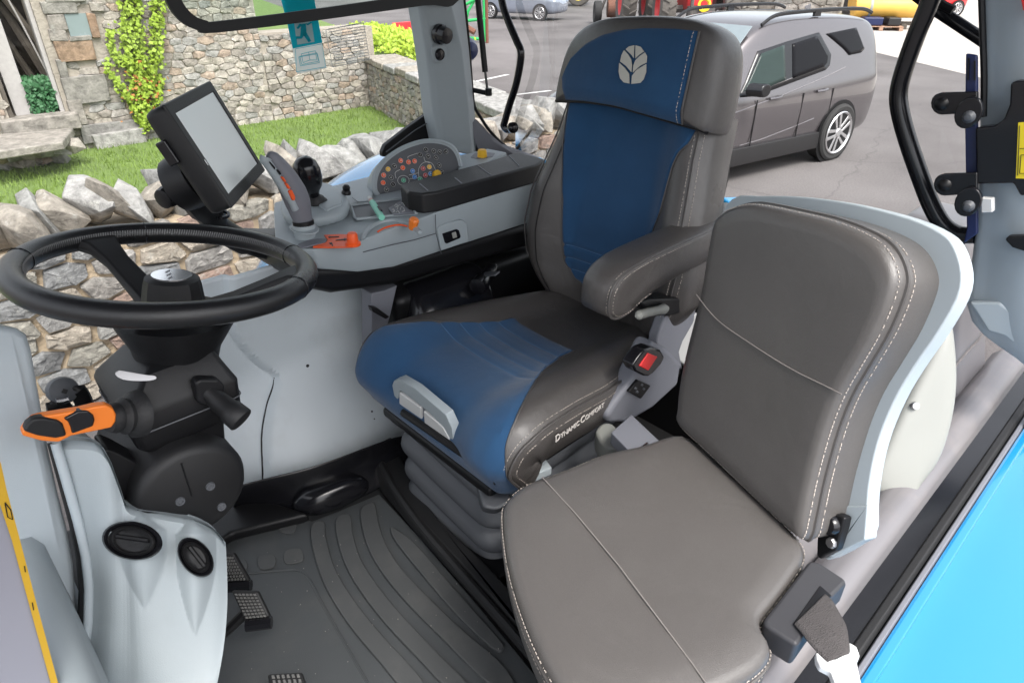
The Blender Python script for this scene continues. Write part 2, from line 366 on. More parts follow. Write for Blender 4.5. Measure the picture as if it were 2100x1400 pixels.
def stone_geo(pl, fr, joint, dep, rng):
    cx = sum(p[0] for p in pl)/len(pl); cy = sum(p[1] for p in pl)/len(pl); r = math.sqrt(area(pl))/2
    f = max(.5, 1-joint/max(r, .01)*.9)
    pl = [(cx+(p[0]-cx)*f, cy+(p[1]-cy)*f) for p in pl]
    ch = []
    for i in range(len(pl)):
        p, q = pl[i], pl[(i+1) % len(pl)]
        if math.hypot(p[0]-q[0], p[1]-q[1]) < .12*r: ch.append(((p[0]+q[0])/2, (p[1]+q[1])/2)); continue
        ch += [(p[0]*.92+q[0]*.08, p[1]*.92+q[1]*.08), (p[0]*.08+q[0]*.92, p[1]*.08+q[1]*.92)]
    n = len(ch); d0 = dep*rng.uniform(.25, .6); tx, ty = rng.uniform(-.12, .12), rng.uniform(-.12, .12)
    j = r*.11; vs = []
    for sc, dd in ((1.03, -.05), (1, d0*.5), (.955, d0+dep*.10), (.5, d0+dep*.2)):
        for x, y in ch:
            x, y = cx+(x-cx)*sc, cy+(y-cy)*sc
            vs.append(fr(x+rng.uniform(-j, j)*.6, y+rng.uniform(-j, j)*.6, dd+((x-cx)*tx+(y-cy)*ty if dd > 0 else 0)+(rng.uniform(-dep, dep)*.22 if dd > 0 else 0)))
    fs = [(k*n+i, k*n+(i+1) % n, (k+1)*n+(i+1) % n, (k+1)*n+i) for k in range(3) for i in range(n)] + [tuple(range(3*n, 4*n))]
    return vs, fs
def stonework(parent, fr, wd, ht, su, sv, joint, dep, m, mi, seed, limit=290, skip=None):
    rng = random.Random(seed); polys = voronoi(wd, ht, su, sv, rng)
    if skip: polys = [p for p in polys if not skip(sum(q[0] for q in p)/len(p), sum(q[1] for q in p)/len(p))]
    polys.sort(key=area, reverse=True); rest = MB()
    for i, p in enumerate(polys):
        vs, fs = stone_geo(p, fr, joint, dep, rng)
        if i < limit: MB().add(vs, fs).build('stone', m, parent, smooth=32, fix=False)
        else: rest.add(vs, fs)
    if rest.v: stuff(rest.build('small_stones', mi, parent, smooth=50, fix=False))
def rock(c, size, rng, lean=0, rot=0):
    bm = bmesh.new()
    for k in range(19):
        z = rng.uniform(-1, 1); a = rng.uniform(0, 2*math.pi); q = math.sqrt(1-z*z)
        p = V((q*math.cos(a), q*math.sin(a), z)); f = 1/max(abs(p.x), abs(p.y), abs(p.z)); p = p*lerp(1, f, .55)*rng.uniform(.72, 1.12)
        bm.verts.new((p.x*size[0]/2, p.y*size[1]/2, p.z*size[2]/2))
    bmesh.ops.convex_hull(bm, input=bm.verts)
    bmesh.ops.delete(bm, geom=[v for v in bm.verts if not v.link_faces], context='VERTS')
    bmesh.ops.bevel(bm, geom=bm.edges[:], offset=min(size)*.022, segments=1, affect='EDGES', clamp_overlap=True)
    mt = Matrix.Translation(c) @ Matrix.Rotation(rot, 4, 'Z') @ Matrix.Rotation(lean, 4, 'Y')
    mb = MB(); bm.verts.index_update(); mb.add([mt @ v.co for v in bm.verts], [[v.index for v in f.verts] for f in bm.faces]); bm.free()
    return mb

# dry stone wall beside the tractor
WY = 4.05
dw = thing('dry_stone_wall', 'low dry stone wall with leaning coping stones beside the grass', 'stone wall', (2, WY+.2, GZ))
MB().box((1.9, WY+.238, (GZ-.09)/2), (5.4, .46, -.09-GZ)).build('wall_core', M['mortar'], dw, smooth=0)
fr = Frame((-.8, WY, GZ), (1, 0, 0), (0, 0, 1))
stonework(dw, fr, 5.4, .95, .25, .125, .013, .042, M['dry'], M['dry_i'], 3)
rng = random.Random(21); x = -.75
while x < 4.6:
    s = rng.uniform(.10, .20); h = rng.uniform(.17, .29)
    rock(V((x+s/2, WY+.2+rng.uniform(-.04, .04), -.05+h*.36)), (s*1.3, .42*rng.uniform(.85, 1.15), h*1.2), rng, rng.uniform(-.85, -.05), rng.uniform(-.3, .3)).build('coping_stone', M['cope'], dw, smooth=28, fix=False)
    x += s*.86
for k in range(7):   # tumbled end of the wall
    rock(V((4.62+rng.uniform(-.05, .3), WY+rng.uniform(-.1, .5), GZ+.1+k*.16)), (.34, .34, .22), rng, rng.uniform(-.3, .3), rng.uniform(0, 3)).build('coping_stone', M['sandstone'] if k % 2 else M['cope'], dw, smooth=28, fix=False)

# lawn between the walls
lawn = sheet('lawn', [(-3, WY+.45), (4.7, WY+.45), (6.6, 10.8), (-3, 10.8)], GZ+.012, M['turf'])
def blades(name, n, fn, h, wd, m, seed, lean=.5, parent=None):
    rng = random.Random(seed); mb = MB(); vs = []; fs = []
    for i in range(n):
        p, n0 = fn(rng); a = rng.uniform(0, 6.283); hh = h*rng.uniform(.5, 1.3); s = V((math.cos(a), math.sin(a), 0))*wd*rng.uniform(.6, 1.2)
        tip = p + n0*hh + V((rng.uniform(-1, 1), rng.uniform(-1, 1), 0))*hh*lean
        k = len(vs); vs += [p-s, p+s, tip]; fs.append((k, k+1, k+2))
    mb.v = vs; mb.f = fs
    return mb.build(name, m, parent, smooth=0, fix=False)
def lawn_pt(r):
    y = r.uniform(WY+.6, 10.65); x = r.uniform(-.3, 4.75+(y-WY)*.29); return V((x, y, GZ+.01)), V((0, 0, 1))
g = stuff(blades('grass', 26000, lawn_pt, .055, .007, M['grass'], 5)); g['label'] = 'short bright green grass between the low wall and the barn'; g['category'] = 'grass'

# ---------------------------------------------------------------- barn
BY = 10.72
def B(x, y, c=0): p = W(x, y, Y=BY); return p + V((0, -c, 0))
barn = thing('stone_barn', 'old rubble stone barn with dark doorway and small window', 'barn', (3, BY, GZ))
fr = Frame((-1.2, BY, GZ), (1, 0, 0), (0, 0, 1))
XE = W(522, 20, Y=BY).x
dl, dr = B(-40, 200), B(131, 201); dtop = 2.2
xl, xr = B(18, 238).x, B(134, 225).x; zs = B(75, 238).z
# wall around the doorway: three core boxes
core = MB()
core.box(((-1.2+xl)/2, BY+.284, (GZ+2.4)/2), (xl+1.2, .56, 2.4-GZ)).box(((xr+XE)/2, BY+.284, (GZ+2.4)/2), (XE-xr, .56, 2.4-GZ)).box(((xl+xr)/2, BY+.31, (GZ+zs)/2), (xr-xl, .55, zs-GZ)).box(((xl+xr)/2, BY+.31, 2.25), (xr-xl, .55, .3))
core.build('wall_core', M['mortar_grey'], barn, smooth=0)
MB().box(((xl+xr)/2, BY+2.2, .6), (xr-xl+2.5, .05, 3.3)).box((xl-1.2, BY+1.4, .6), (.05, 1.6, 3.3)).box((xr+1.2, BY+1.4, .6), (.05, 1.6, 3.3)).box(((xl+xr)/2, BY+1.4, 2.3), (xr-xl+2.6, 1.7, .05)).build('inner_wall', M['mortar_grey'], barn, smooth=0)
MB().box(((xl+xr)/2, BY+1.3, zs-.1), (xr-xl+2.4, 1.6, .2)).build('inner_floor', M['old_wood'], barn, smooth=0)
wx0, wx1, wz0, wz1 = B(140, 55).x, B(180, 50).x, B(158, 76).z, B(155, 30).z
def skip(u, v):
    x, z = u-1.2, v+GZ
    if xl-.05 < x < xr+.22 and zs-.12 < z: return True
    if wx0-.3 < x < wx1+.2 and wz0-.33 < z < wz1+.12: return True
    return False
stonework(barn, fr, XE+1.2, 2.5, .19, .092, .005, .022, M['barn'], M['barn_i'], 11, 290, skip)
def ashlar(p0, p1, out=.06, m='dressed', dep=.12, name='stone'):
    """a dressed block between two photo points on the facade"""
    a, b = B(*p0), B(*p1); rng = random.Random(int(p0[0]*7+p0[1]))
    x0, x1 = min(a.x, b.x), max(a.x, b.x); z0, z1 = min(a.z, b.z), max(a.z, b.z)
    pl = [(x+rng.uniform(-.012, .012), z+rng.uniform(-.012, .012)) for x, z in ((x0, z0), (x1, z0), (x1, z1), (x0, z1))]
    return MB().prism([V((x, BY-out+rng.uniform(-.008, .008), z)) for x, z in pl], (0, dep+out, 0)).build(name, M[m], barn, bevel=.012, seg=2)
for q in (((82, 5), (160, 26), .05, 'dressed'), ((78, -40), (175, 3), .06, 'dressed'), ((92, 30), (137, 60), .05, 'dressed'), ((98, 62), (140, 84), .05, 'dressed'), ((176, 28), (205, 76), .045, 'sandstone'), ((108, 86), (197, 122), .05, 'sandstone'), ((140, 76), (188, 84), .06, 'dressed'),
          ((112, 124), (142, 160), .05, 'dressed'), ((122, 160), (228, 205), .05, 'dressed'), ((135, 207), (178, 254), .06, 'dressed'), ((160, 258), (292, 276), .06, 'dressed'), ((185, 274), (303, 312), .16, 'barn'), ((182, 4), (214, 24), .05, 'barn')):
    ashlar(*q[:2], q[2], q[3])
MB().box(((xl+xr)/2-.02, BY-.03, zs-.09), (xr-xl+.24, .34, .2)).build('door_sill', M['dressed'], barn, bevel=.02)
MB().box(((wx0+wx1)/2, BY-.012, (wz0+wz1)/2), (wx1-wx0+.02, .02, wz1-wz0+.02)).build('window_pane', mat('dusty_pane', (.20, .25, .25), .25, var=.1), barn, smooth=0)
# bench slab and the rubble it rests on
sl = [W(x, y, Z=GZ+.42) for x, y in ((-60, 280), (150, 262), (128, 290), (-60, 318))]
MB().prism(sl, (0, 0, -.1)).build('stone_slab', M['dressed'], barn, bevel=.02)
rng = random.Random(4)
for k in range(15):
    rock(W(-20+k % 8*24, 322+k//8*17-(k % 8)*3, Z=GZ+.26-k//8*.17)+V((0, .05, 0)), (.28, .3, .2), rng, 0, rng.uniform(-.2, .2)).build('stone', M['barn'], barn, smooth=28, fix=False)
# timbers in the doorway, post and door leaf
MB().box((xl+.19, BY+.16, zs+1.3), (.19, .06, 2.6)).build('door_post', M['pale_wood'], barn, bevel=.006)
MB().box((xl+.03, BY+.05, zs+1.3), (.05, .06, 2.6)).build('door_post', M['old_wood'], barn, bevel=.006)
MB().box((xr-.025, BY+.1, zs+1.3), (.05, .1, 2.6)).build('door_post', M['pale_wood'], barn, bevel=.006)
for i, (x0, x1, yy, r, mm) in enumerate(((.95, .25, .7, .045, 'old_wood'), (.75, .2, .9, .06, 'old_wood'), (1.05, .5, 1.1, .05, 'old_wood'), (.62, .05, 1.2, .05, 'old_wood'), (.7, .32, .45, .012, 'pale_wood'), (.9, .75, 1.0, .04, 'old_wood'))):
    p0, p1 = V((xl+x0, BY+yy*.7, zs+.02)), V((xl+x1, BY+yy, zs+1.9+.2*(i % 3)))
    tag(MB().tube([p0, lerp(p0, p1, .5)+V((.02, 0, 0)), p1], r, 7).build('leaning_pole' if r < .02 else 'leaning_timber', M[mm]), ['dark timber leaning in the barn doorway, right end', 'thick dark timber leaning furthest left in the barn doorway', 'dark timber leaning at the right jamb of the barn doorway', 'dark timber behind the pale post in the barn doorway', 'thin pale pole leaning in front of the barn doorway timbers', 'short upright timber deep inside the barn doorway'][i], 'timber')
def leaf_cloud(name, fn, n, size, m, parent, seed):
    rng = random.Random(seed); mb = MB(); vs = []; fs = []
    for i in range(n):
        p = fn(rng); s = size*rng.uniform(.55, 1.35)
        nrm = V((rng.uniform(-.7, .7), rng.uniform(-1.2, -.2), rng.uniform(-.1, .9))).normalized(); f = Frame(p, (rng.uniform(-1, 1), rng.uniform(-.3, .3), rng.uniform(-1, 1)), n=nrm)
        k = len(vs); vs += [f(-s*.5, 0), f(0, -s*.42, -s*.06), f(s*.6, 0), f(0, s*.42, -s*.06)]; fs.append((k, k+1, k+2, k+3))
    mb.v = vs; mb.f = fs
    return mb.build(name, m, parent, smooth=0, fix=False)
fern = thing('fern', 'dark green ferns growing inside the barn doorway', 'fern', ((xl+xr)/2, BY+.3, zs))
leaf_cloud('foliage', lambda r: V((lerp(xl+.27, xr-.04, r.random()), BY+.05+r.random()*.5, zs+.02+r.random()**.8*.42*(.5+.5*math.sin(r.random()*3.14)))), 1500, .055, M['fern'], fern, 8)
# climbing plant
ivy = thing('climbing_plant', 'bright green creeper climbing the barn wall', 'climbing plant', tuple(B(290, 300)))
stems = [[(290, 268), (285, 200), (262, 130), (252, 60), (250, -40)], [(290, 268), (295, 190), (312, 120), (318, 50), (322, -40)], [(288, 262), (262, 205), (235, 170), (212, 125)], [(262, 130), (232, 120), (218, 65)], [(300, 262), (312, 225), (325, 160)], [(290, 200), (280, 120), (275, 40), (270, -40)]]
sm = MB()
for s in stems: sm.tube(spline([B(x, y, .05) for x, y in s], 5), [.02*(1-.6*i/20) for i in range((len(s)-1)*5+1)], 6)
sm.build('stem', M['stem'], ivy)
wid = {0: 22, 1: 20, 2: 9, 3: 8, 4: 12, 5: 20}
def ivy_pt(r):
    i = r.choices(range(6), [28, 28, 9, 6, 9, 20])[0]; s = stems[i]; t = r.uniform(.12 if i < 2 else .05, len(s)-1.001); k = int(t); f = t-k
    w_ = wid[i]*(.45+.55*min(1, t/1.6)); a, b = s[k], s[k+1]
    return B(lerp(a[0], b[0], f)+r.gauss(0, w_*.40), lerp(a[1], b[1], f)+r.gauss(0, 6), .05+abs(r.gauss(0, .07)))
leaf_cloud('foliage', ivy_pt, 2500, .055, M['leafA'], ivy, 31)
leaf_cloud('autumn_foliage', lambda r: B(r.gauss(290, 20), r.gauss(180, 28),   .1+r.random()*.07), 90, .05, M['leafB'], ivy, 32)

# lower garden wall that carries on from the barn, and the one that comes forward to the dry stone wall
zt = W(640, 62, Y=BY).z
gw = thing('garden_wall', 'lower rubble wall running on from the barn to the corner', 'stone wall', (5, BY, GZ))
XC = W(742, 214, Z=GZ).x
MB().box(((XE+XC)/2+.1, BY+.27, (GZ+zt)/2), (XC-XE+.2, .5, zt-GZ)).build('wall_core', M['mortar_grey'], gw, smooth=0)
stonework(gw, Frame((XE, BY, GZ), (1, 0, 0), (0, 0, 1)), XC-XE, zt-GZ-.02, .19, .092, .005, .022, M['barn'], M['barn_i'], 12, 260)
sw = thing('corner_wall', 'rubble wall with flat capstones and ferns behind, right of the lawn', 'stone wall', (5.6, 7.5, GZ))
p0, p1 = V((XC+.02, BY, GZ)), V((4.72, WY+.35, GZ)); du = (p1-p0); Ls = du.length; du.normalize()
hs_ = W(735, 128, Y=BY).z-GZ
fr = Frame(p0, du, (0, 0, 1))
if fr.n.x > 0: fr = Frame(p1, -du, (0, 0, 1))
MB().box((p0+p1)/2-fr.n*.26+V((0, 0, hs_/2)), (Ls, hs_, .5), Frame((0, 0, 0), fr.u, fr.v)).build('wall_core', M['mortar_grey'], sw, smooth=0)
stonework(sw, fr, Ls, hs_-.03, .16, .09, .006, .03, M['barn'], M['barn_i'], 13, 260)
rng = random.Random(9)
for k in range(12):
    c = fr.o+fr.u*(Ls*(k+.5)/12)-fr.n*.25+V((0, 0, hs_+.045))
    MB().box(c+V((0, 0, rng.uniform(-.01, .015))), (Ls/12*.97, .1, .62*rng.uniform(.9, 1.05)), Frame((0, 0, 0), fr.u, fr.v)).build('capstone', M['cope'], sw, bevel=.02)
structure(MB().prism([p0-fr.n*.5, lerp(p0, p1, .5)-fr.n*.5, lerp(p0, p1, .5)-fr.n*.9, p0-fr.n*1.6], (0, 0, .52)).build('fern_bank', M['turf'], bevel=.1))
fp = thing('fern_clump', 'yellow green ferns behind the corner wall capstones', 'fern', tuple(W(830, 85, Z=GZ+.9)))
q0, q1 = W(745, 68, Z=GZ+.75), W(880, 105, Z=GZ+.75)
leaf_cloud('foliage', lambda r: lerp(q0, q1, r.random())+V((r.gauss(0, .25), r.gauss(0, .35), r.random()*.38-.15)), 2600, .09, M['fern_yellow'], fp, 41)
field = sheet('field', [(2, 12.5), (9, 12.5), (24, 60), (2, 60)], GZ+.5, M['turf'])
# ================================================================== VEHICLES IN THE YARD
M['car_paint'] = mat('warm_grey_metallic', (.125, .112, .118), .25, metal=.6, var=.03, coat=1, rvar=0)
M['tyre'] = mat('tyre_rubber', (.028, .027, .027), .8, var=.25, bump=.001, bs=120)
M['tyre_dusty'] = mat('dusty_tyre', (.11, .098, .088), .9, var=.3, vs=9)
M['alloy'] = mat('alloy', (.62, .61, .62), .28, metal=.8, var=.04)
M['dark_glass'] = mat('privacy_glass', (.010, .010, .012), .05, var=.05, spec=.07, rvar=0)
M['green_glass'] = mat('car_glass', (.03, .045, .042), .05, var=.1, spec=.12, rvar=0)
M['pale_glass'] = mat('windscreen_glass', (.22, .26, .28), .05, var=.1, spec=.7)
M['clad'] = mat('dark_cladding', (.014, .013, .014), .5, var=.1)
M['lamp_red'] = mat('tail_lamp', (.30, .02, .015), .15, var=.05, spec=.6)
def tyre_prof(Rr, rim, wd):
    h = wd/2
    return [(rim, -h*.8), (rim+.02, -h*.95), (Rr*.9, -h), (Rr*.975, -h*.86), (Rr, -h*.55), (Rr, h*.55), (Rr*.975, h*.86), (Rr*.9, h), (rim+.02, h*.95), (rim, h*.8)]
def car_wheel(parent, c, out, Rr=.385, wd=.27, rim=.275, mrim='alloy', spokes=5, mt='tyre'):
    """out: unit vector to the outside"""
    c = V(c); out = V(out)
    wh = MB().lathe(tyre_prof(Rr, rim, wd), c-out*wd/2, out, 40, False).build('wheel', M[mt], parent, smooth=30)
    r = MB().lathe([(rim+.012, .0), (rim, .012), (rim-.015, 0), (rim-.02, -.012)], c, out, 40, False)
    r.build('rim', M[mrim], wh, smooth=40)
    MB().lathe([(rim-.018, -.008), (rim*.9, -.026), (.02, -.03)], c, out, 40, True).build('dish', M['black'], wh, smooth=40)
    f = Frame(c, (0, 0, 1), n=out); sp = MB()
    for k in range(spokes):
        for sd in (-1, 1):
            a = 2*math.pi*k/spokes+.35; d = V((math.cos(a), math.sin(a))); t = V((-d.y, d.x))
            p = [d*.05+t*sd*.012, d*.05+t*sd*.045, d*(rim-.012)+t*sd*(.075), d*(rim-.012)+t*sd*.028]
            sp.prism([f(q.x, q.y, -.002) for q in p], -out*.018)
    sp.lathe([(.0, .006), (.05, .004), (.062, -.01), (.062, -.03)], c, out, 20, False)
    sp.build('spokes', M[mrim], wh, bevel=.004, seg=1)
    return wh
def car_body(C, stations, Wd):
    mb = MB(); rings = []
    for a, ins, zlo, zb, zr, tum in stations:
        h = [(ins+.12, zlo), (ins+.03, zlo+.08), (ins+.004, .60), (ins, .86), (ins+.016, lerp(.86, zb, .72)), (ins+.045, zb), (ins+.05+tum*.5, lerp(zb, zr-.075, .5)), (ins+.06+tum, zr-.075), (ins+.12+tum, zr-.02), (ins+.3+tum, zr+.008)]
        h = h+[(Wd/2, zr+.02)]+[(Wd-b, z) for b, z in reversed(h)]
        rings.append([C(a, b, z) for b, z in h])
    return mb.loft(rings)
# ---- the grey estate car behind the tractor
KS = .92
FD = V((math.cos(R(171)), math.sin(R(171)), 0)); Pw = W(1717.5, 272, Z=GZ+.385*KS) - V((0, 0, .385*KS)); ND = V((-FD.y, FD.x, 0))
if ND.y > 0: ND = -ND
def C(a, b, z): return Pw + (FD*a - ND*(b+.03) + V((0, 0, z)))*KS
car = thing('parked_car', 'grey five-door off-road car with roof rails parked behind the tractor', 'car', tuple(Pw))
ST = [(-1.0, .34, .50, .80, .86, .0), (-.985, .22, .42, .98, 1.06, .0), (-.95, .13, .36, 1.06, 1.16, .02), (-.90, .085, .32, 1.10, 1.36, .06), (-.83, .055, .30, 1.12, 1.60, .11), (-.72, .032, .28, 1.125, 1.755, .155), (-.55, .018, .27, 1.125, 1.80, .17), (0, .0, .25, 1.11, 1.845, .175), (.8, .0, .25, 1.085, 1.865, .18), (1.4, .0, .25, 1.07, 1.84, .18), (1.72, .004, .25, 1.065, 1.77, .18), (1.95, .008, .25, 1.06, 1.64, .165), (2.3, .015, .25, 1.06, 1.38, .10), (2.5, .02, .25, 1.07, 1.22, .05), (3.0, .03, .25, 1.05, 1.17, .04), (3.5, .07, .26, 1.0, 1.10, .04), (3.72, .15, .28, .93, 1.0, .02), (3.82, .34, .36, .8, .86, .0)]
bd = car_body(C, ST, 1.98).build('body', M['car_paint'], car, smooth=60, sub=2)
# greenhouse plane for the side glass (leans in towards the roof)
g0 = C(.6, .05, 1.10); gu = FD; gv = (C(.6, .235, 1.785)-C(.6, .05, 1.10)); gn = gu.cross(gv).normalized()
if gn.dot(ND) < 0: gn = -gn
go = g0 + gn*.016
from mathutils.bvhtree import BVHTree
dg_ = bpy.context.evaluated_depsgraph_get(); be = bd.evaluated_get(dg_); bme = be.to_mesh()
body_tree = BVHTree.FromPolygons([bd.parent.matrix_basis @ v.co for v in bme.vertices], [tuple(p.vertices) for p in bme.polygons]); be.to_mesh_clear()
def panel(name, pts, m, off=.0):
    """glazing laid over the curved flank of the car"""
    bm = bmesh.new(); bm.faces.new([bm.verts.new(WP(x, y, go, gn)) for x, y in pts])
    bmesh.ops.triangulate(bm, faces=bm.faces[:])
    for k in range(3): bmesh.ops.subdivide_edges(bm, edges=bm.edges[:], cuts=1, use_grid_fill=True)
    for v in bm.verts:
        h = body_tree.ray_cast(v.co+gn*.4, -gn)
        if h[0] is not None: v.co = h[0]+gn*(.006+off)
    bm.verts.index_update(); mb = MB().add([v.co.copy() for v in bm.verts], [[v.index for v in f.verts] for f in bm.faces]); bm.free()
    return mb.build(name, m, car, smooth=60, solid=.004)
panel('window_surround', [(1519, 196), (1534, 168), (1560, 104), (1616, 85), (1682, 66), (1706, 112), (1703, 134), (1694, 144), (1622, 171), (1580, 187)], M['black_gloss'], 0)
panel('window', [(1529, 187), (1542, 163), (1566, 109), (1611, 92), (1613, 164), (1580, 178)], M['green_glass'], .004)
panel('window', [(1627, 90), (1678, 73), (1699, 113), (1697, 129), (1690, 137), (1627, 161)], M['dark_glass'], .004)
panel('window', [(1697, 69), (1760, 56), (1776, 100), (1768, 108), (1744, 113), (1733, 100)], M['dark_glass'], .004)
ws = [C(1.80, .27, 1.745), C(1.80, 1.71, 1.745), C(2.44, 1.83, 1.27), C(2.44, .15, 1.27)]
wnn = (ws[1]-ws[0]).cross(ws[3]-ws[0]).normalized(); wnn = wnn if wnn.z > 0 else -wnn
MB().prism([p+wnn*.03 for p in ws], wnn*.012).build('windscreen', M['pale_glass'], car, bevel=.003)
for b, s in ((.30, 1), (1.68, -1)):
    zz = [1.79, 1.885, 1.91, 1.915, 1.90, 1.845]; aa = [1.62, 1.38, .9, .2, -.45, -.70]
    rl = MB().tube(spline([C(a_, b, z_-.01) for a_, z_ in zip(aa, zz)], 5), .022, 8, flat=.7)
    rl.box(C(.55, b, 1.875), (.12, .03, .07), Frame((0, 0, 0), FD, ND)).build('roof_rail', M['black_gloss'], car)
MB().tube([C(2.6+0*k, -.004, .9) for k in range(2)], .002, 4).build('door_seam', M['clad'], car)
for s_ in ((1.62, 'front'), (.66, 'rear')):
    MB().tube([C(s_[0], -.006, .98), C(s_[0]-.12, -.028, .985), C(s_[0]-.22, -.006, .99)], .017, 8).build('door_handle', M['car_paint'], car)
for a0 in (1.84, .92, .28):
    MB().box(C(a0, .004, .66), (.007, .012, .60), Frame((0, 0, 0), FD, ND)).build('door_seam', M['clad'], car, smooth=0)
MB().loft([[C(a_, b_, z_) for b_, z_ in ((-.012, .22), (-.022, .30), (-.012, .44), (.06, .44), (.1, .22))] for a_ in (.40, .6, 1.5, 2.5)]).build('sill_cladding', M['clad'], car, bevel=.01)
def on_body(pts, off):
    out = []
    for x, y in pts:
        q = WP(x, y, C(.6, 0, .9), ND); h = body_tree.ray_cast(q+ND*.5, -ND)
        out.append((h[0] if h[0] is not None else q)+ND*off)
    return out
M['crease'] = mat('crease_highlight', (.30, .28, .29), .22, metal=.7, coat=1, rvar=0)  # lighter paint stands in for the glint along creases; window trim shares it
MB().tube(on_body([(1500, 236), (1530, 225), (1560, 213), (1595, 201), (1627, 188), (1660, 175), (1690, 163), (1720, 150), (1745, 139)], .001), .006, 6).build('waist_crease', M['crease'], car)
MB().tube(on_body([(1520, 300), (1560, 288), (1600, 272), (1640, 256), (1670, 243)], -.001), .007, 6).build('door_crease', M['crease'], car)
MB().tube(on_body([(1530, 196), (1580, 181), (1622, 166), (1660, 152), (1692, 141), (1702, 128)], .004), .005, 6).build('window_trim', M['crease'], car)
for a0 in (0, 2.92):
    f = Frame(C(a0, -.008, .385), FD, n=ND)
    MB().prism([f(p[0]*KS, p[1]*KS) for p in circ(.43, 36)], -ND*.02).build('wheel_arch', M['black'], car, smooth=0)
    car_wheel(car, C(a0, -.05, .385), ND, .385*KS, .27*KS, .275*KS)
for a0 in (0, 2.92): car_wheel(car, C(a0, 2.0, .385), -ND, .385*KS, .27*KS, .275*KS)
mr = [(.0, .03), (.0, .075)]
MB().loft([[C(2.13+dx*.09-.03*k, -.08-.055*k, 1.145+dz*.075) for dx, dz in circ(1, 14)] for k in range(4)]).build('door_mirror', M['black_gloss'], car, bevel=.015)
MB().tube([C(2.16, .02, 1.07), C(2.12, -.1, 1.09)], .022, 8).build('mirror_arm', M['black_gloss'], car)
MB().prism([WP(x, y, C(-.80, .05, .9)+ND*.03, (ND+FD*-.55)) for x, y in ((1776, 128), (1786, 122), (1786, 134), (1772, 136))], -ND*.03).build('tail_lamp', M['lamp_red'], car, bevel=.003)
MB().loft([[C(-.3+.06*k, .99+dx*.02*(1-k*.25), 1.86+.02+dz*.06*(1-k*.3)) for dx, dz in ((-1, -.5), (1, -.5), (.4, .8), (-.4, .8))] for k in range(3)]).build('roof_aerial', M['car_paint'], car, bevel=.004)

# ---- things far across the yard
M['mf_red'] = mat('red_rim_paint', (.62, .03, .035), .4, var=.1, dirt=.3, dcol=(.4, .1, .08)); M['jd_green'] = mat('green_paint', (.02, .20, .05), .4, var=.1); M['jd_yellow'] = mat('yellow_rim', (.80, .62, .03), .4)
M['rust'] = mat('rusty_steel', (.16, .065, .04), .8, var=.3, vs=20); M['grime'] = mat('grimy_casting', (.09, .08, .075), .7, var=.3)
def far_wheel(parent, c, out, Rr, wd, mt, mr, lugs=0):
    c = V(c); out = V(out).normalized()
    wh = MB().lathe(tyre_prof(Rr, Rr*.56, wd), c, out, 36, False).build('wheel', M[mt], parent, smooth=30)
    MB().lathe([(Rr*.58, wd*.44), (Rr*.55, wd*.42), (Rr*.5, wd*.2), (Rr*.2, wd*.12), (Rr*.16, wd*.3), (0.01, wd*.3)], c, out, 30, False).build('rim', M[mr], wh, smooth=40)
    if lugs:
        f = Frame(c, (0, 0, 1), n=out); lg = MB()
        for k in range(lugs):
            for sd in (-1, 1):
                a = 2*math.pi*(k+(.5 if sd > 0 else 0))/lugs
                q = [f(Rr*math.cos(a+da), Rr*math.sin(a+da), sd*h) for da, h in ((0, .0), (.07, .0), (.23, wd*.5), (.15, wd*.5))]
                q2 = [f((Rr+.05)*math.cos(a+da), (Rr+.05)*math.sin(a+da), sd*h) for da, h in ((.01, .0), (.06, .0), (.215, wd*.48), (.165, wd*.48))]
                lg.loft([q, q2])
        lg.build('tread_lugs', M[mt], wh, smooth=0)
    return wh
# dual-wheeled tractor facing the yard
t0 = W(1418, 72, Z=GZ); vd = V((t0.x, t0.y, 0)).normalized(); sdv = V((vd.y, -vd.x, 0))   # sdv: to image right
hd = (-vd*math.cos(R(14)) + sdv*math.sin(R(14))).normalized(); ax = V((hd.y, -hd.x, 0)); ax = ax if ax.dot(sdv) > 0 else -ax
ft = thing('farm_tractor', 'tractor with red rims and dual wheels across the yard', 'tractor', tuple(t0))
for s in (-1, 1):
    far_wheel(ft, t0+ax*s*1.06+V((0, 0, .86)), ax*s, .86, .52, 'tyre_dusty', 'mf_red', 16)
    for k in (1.0, 1.85): far_wheel(ft, t0-hd*2.7+ax*s*k*1.06+V((0, 0, 1.02)), ax*s, 1.02, .55, 'tyre_dusty', 'mf_red', 18)
MB().tube([t0-ax*.9+V((0, 0, .82)), t0+ax*.9+V((0, 0, .82))], .12, 8).build('front_axle', M['grime'], ft)
fr = Frame(t0, ax, (0, 0, 1))
MB().loft([[t0-hd*d+ax*x*w_+V((0, 0, z0+z*hh)) for x, z in ((-1, 0), (1, 0), (1, .7), (.6, 1), (-.6, 1), (-1, .7))] for d, w_, z0, hh in ((-.75, .32, .95, .55), (-.6, .42, .8, .9), (.9, .45, .8, 1.1), (2.2, .48, .8, 1.15))]).build('bonnet', M['mf_red'], ft, bevel=.04)
MB().box(t0-hd*2.9+V((0, 0, 2.2)), (1.5, 1.6, 1.4), Frame((0, 0, 0), ax, hd)).build('cab', M['dark_glass'], ft, bevel=.12)
MB().box(t0+hd*.85+V((0, 0, .7)), (.9, .3, .5), Frame((0, 0, 0), ax, hd)).build('front_weight', M['grime'], ft, bevel=.05)
MB().lathe([(.20, 0), (.22, .05), (.16, .06), (.12, .0)], t0+hd*1.02+V((0, 0, 1.0))+ax*.04, hd, 18, False).build('yellow_ring', M['jd_yellow'], ft)
MB().tube([t0+hd*.5+ax*.2+V((0, 0, .35)), t0+hd*.3+ax*.75+V((0, 0, .75))], .07, 8).build('steering_cylinder', M['steel'], ft)
